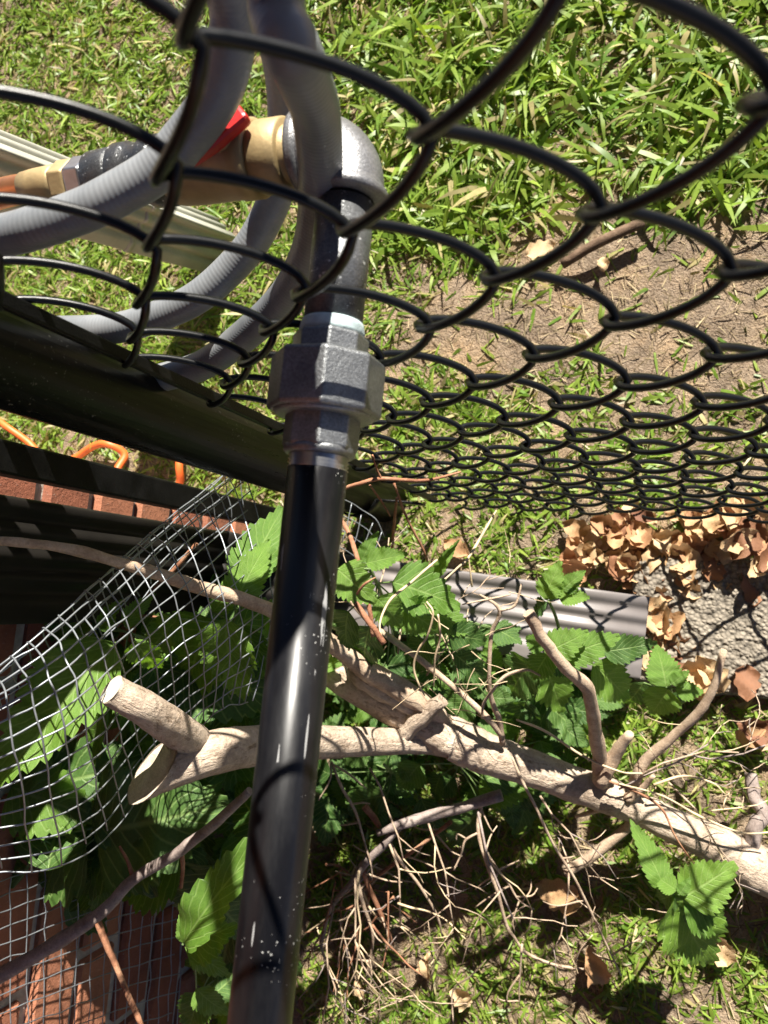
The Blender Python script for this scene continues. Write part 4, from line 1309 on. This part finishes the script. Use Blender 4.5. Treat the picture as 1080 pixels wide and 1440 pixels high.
def density(x, y):
    d = np.ones_like(x)
    wob = (vnoise(x, y, .09) - .5) * .7 + (vnoise(x, y, .03) - .5) * .5
    for cx_, cy_, rx, ry in BARE:
        q = np.sqrt(((x - cx_) / rx) ** 2 + ((y - cy_) / ry) ** 2) + wob
        d = np.minimum(d, np.clip((q - .62) / .5, .07, 1))
    near = y < -.02
    clump = vnoise(x, y, .05)
    d = np.where(near, d * np.clip((clump - .15) * 1.8, .2, 1), d)
    for cx_, cy_, rx, ry in LOWSOIL:
        q = np.sqrt(((x - cx_) / rx) ** 2 + ((y - cy_) / ry) ** 2) + wob
        d = np.where(q < 1, d * .7, d)
    strip = np.abs(y - .03) < .05
    d = np.where(strip, d * .75, d)
    d = np.where((x > px0 - .005) & (x < px1) & (y > py0 - .005) & (y < py1), 0, d)
    d = np.where((x < WX + .01) & (y < WY + .02), 0, d)
    d = np.where((x < -.40) & (y < WY) , d * .2, d)
    d = np.where((x > -.45) & (x < .0) & (y > -.19) & (y < -.08), d * .15, d)
    # lawn keeps some thin spots
    d = d * np.clip(.45 + vnoise(x, y, .12) * .9, 0, 1)
    return d


def blades(n_try, xr, yr, Lr, Wr, colour, seed, flat=(.15, 1.1), lift=.0, dens=True):
    g2 = np.random.default_rng(seed)
    nt_ = max(1, n_try // 6)
    tx = g2.uniform(*xr, nt_); ty = g2.uniform(*yr, nt_); ti = g2.integers(0, nt_, n_try)
    if dens:
        x = tx[ti] + g2.normal(0, .005, n_try); y = ty[ti] + g2.normal(0, .005, n_try)
    else:
        x = g2.uniform(*xr, n_try); y = g2.uniform(*yr, n_try)
    if dens:
        k = g2.random(n_try) < density(x, y)
    else:
        k = g2.random(n_try) < 1
    x, y = x[k], y[k]; n = len(x)
    z = gh(x, y) + g2.uniform(-.002, lift + .0005, n)
    az = g2.uniform(0, 2 * math.pi, n)
    pitch = g2.uniform(*flat, n)                          # start angle above the ground
    L = g2.uniform(*Lr, n) * np.clip(.75 + vnoise(x, y, .1) * .5, .6, 1.3)
    W = g2.uniform(*Wr, n)
    bend = g2.uniform(.3, 1.6, n)
    roll = g2.normal(0, .55, n)
    dx, dy = np.cos(az), np.sin(az)
    sx, sy = -dy, dx
    segs = [(0, .8), (.35, 1.0), (.72, .62)]
    V = np.zeros((n, 7, 3))
    px_, pz_ = np.zeros(n), np.zeros(n)
    prev = 0.0; ang = pitch.copy()
    fold = g2.uniform(.1, .5, n)
    for s_, (t, w) in enumerate(segs + [(1.0, 0)]):
        st_ = (t - prev) * L
        px_ = px_ + np.cos(ang) * st_; pz_ = pz_ + np.sin(ang) * st_
        prev = t; ang = ang - bend * .45
        cx_ = x + dx * px_; cy_ = y + dy * px_; cz_ = np.maximum(z + pz_, gh(x, y) + .0008)
        if s_ < 3:
            hw = W * w / 2
            for q, sg in enumerate((-1, 1)):
                V[:, s_ * 2 + q, 0] = cx_ + sg * sx * hw * np.cos(roll)
                V[:, s_ * 2 + q, 1] = cy_ + sg * sy * hw * np.cos(roll)
                V[:, s_ * 2 + q, 2] = cz_ + sg * hw * np.sin(roll) + .0006
        else:
            V[:, 6] = np.stack([cx_, cy_, cz_ + .0006], 1)
    base = np.arange(n)[:, None] * 7
    loops = np.concatenate([base + np.array([0, 1, 3, 2]), base + np.array([2, 3, 5, 4]), base + np.array([4, 5, 6])], 1)
    return V, loops, colour(g2, n, x, y)


def build_blades(name, sets, mat):
    V = np.concatenate([s[0] for s in sets]); n = len(V)
    base = np.arange(n)[:, None] * 7
    loops = (base + np.array([[0, 1, 3, 2, 2, 3, 5, 4, 4, 5, 6]])).ravel()
    me = bpy.data.meshes.new(name)
    me.vertices.add(n * 7); me.loops.add(len(loops)); me.polygons.add(n * 3)
    me.vertices.foreach_set('co', V.reshape(-1))
    me.loops.foreach_set('vertex_index', loops.astype(np.int32))
    st_ = (np.arange(n)[:, None] * 11 + np.array([[0, 4, 8]])).ravel()
    me.polygons.foreach_set('loop_start', st_.astype(np.int32))
    me.update(calc_edges=True); me.validate()
    me.polygons.foreach_set('use_smooth', [True] * (n * 3))
    col = np.concatenate([s[2] for s in sets])
    at_ = me.attributes.new('tint', 'FLOAT_COLOR', 'POINT')
    at_.data.foreach_set('color', np.repeat(np.concatenate([col, np.ones((n, 1))], 1), 7, axis=0).astype(np.float32).ravel())
    me.materials.append(mat)
    o = bpy.data.objects.new(name, me); COL.objects.link(o)
    return o


def col_grass(g2, n, x, y):
    a_ = np.array([.11, .21, .022]); b_ = np.array([.29, .39, .065]); c_ = np.array([.42, .36, .17])
    t = g2.random(n)[:, None]; c = a_ * (1 - t) + b_ * t
    dead = (g2.random(n) < .18)[:, None]
    c = np.where(dead, c_ * g2.uniform(.6, 1.3, n)[:, None], c)
    return c * g2.uniform(.75, 1.2, n)[:, None]


def col_straw(g2, n, x, y):
    a_ = np.array([.46, .37, .22]); b_ = np.array([.13, .085, .05]); t = g2.random(n)[:, None]
    return (a_ * (1 - t) + b_ * t) * g2.uniform(.6, 1.25, n)[:, None]


gs = [blades(120000, (-1.6, .75), (-.02, 1.45), (.016, .040), (.0022, .0052), col_grass, 1, (.1, 1.15)),
      blades(95000, (-.55, .7), (-1.05, -.02), (.008, .030), (.0016, .0042), col_grass, 2, (.1, 1.2)),
      blades(9000, (-.5, .5), (.35, 1.1), (.04, .075), (.005, .0085), col_grass, 3, (.3, 1.2))]
go = build_blades('grass', gs, M['grass'])
tag(go, 'broad bladed green lawn grass beyond and below the fence', 'grass', kind='stuff')
ss = [blades(60000, (-1.5, .7), (-1.0, 1.3), (.008, .038), (.0006, .0017), col_straw, 5, (-.05, .25), .006, False)]
keep = []
Vs, Ls, Cs = ss[0]
x0_, y0_ = Vs[:, 0, 0], Vs[:, 0, 1]
k = ~((x0_ > px0) & (x0_ < px1) & (y0_ > py0) & (y0_ < py1)) & ~((x0_ < WX + .03) & (y0_ < WY + .03))
so = build_blades('dry_thatch', [(Vs[k], None, Cs[k])], M['straw'])
tag(so, 'dry straw and thatch bits scattered over the soil', 'thatch', kind='stuff')
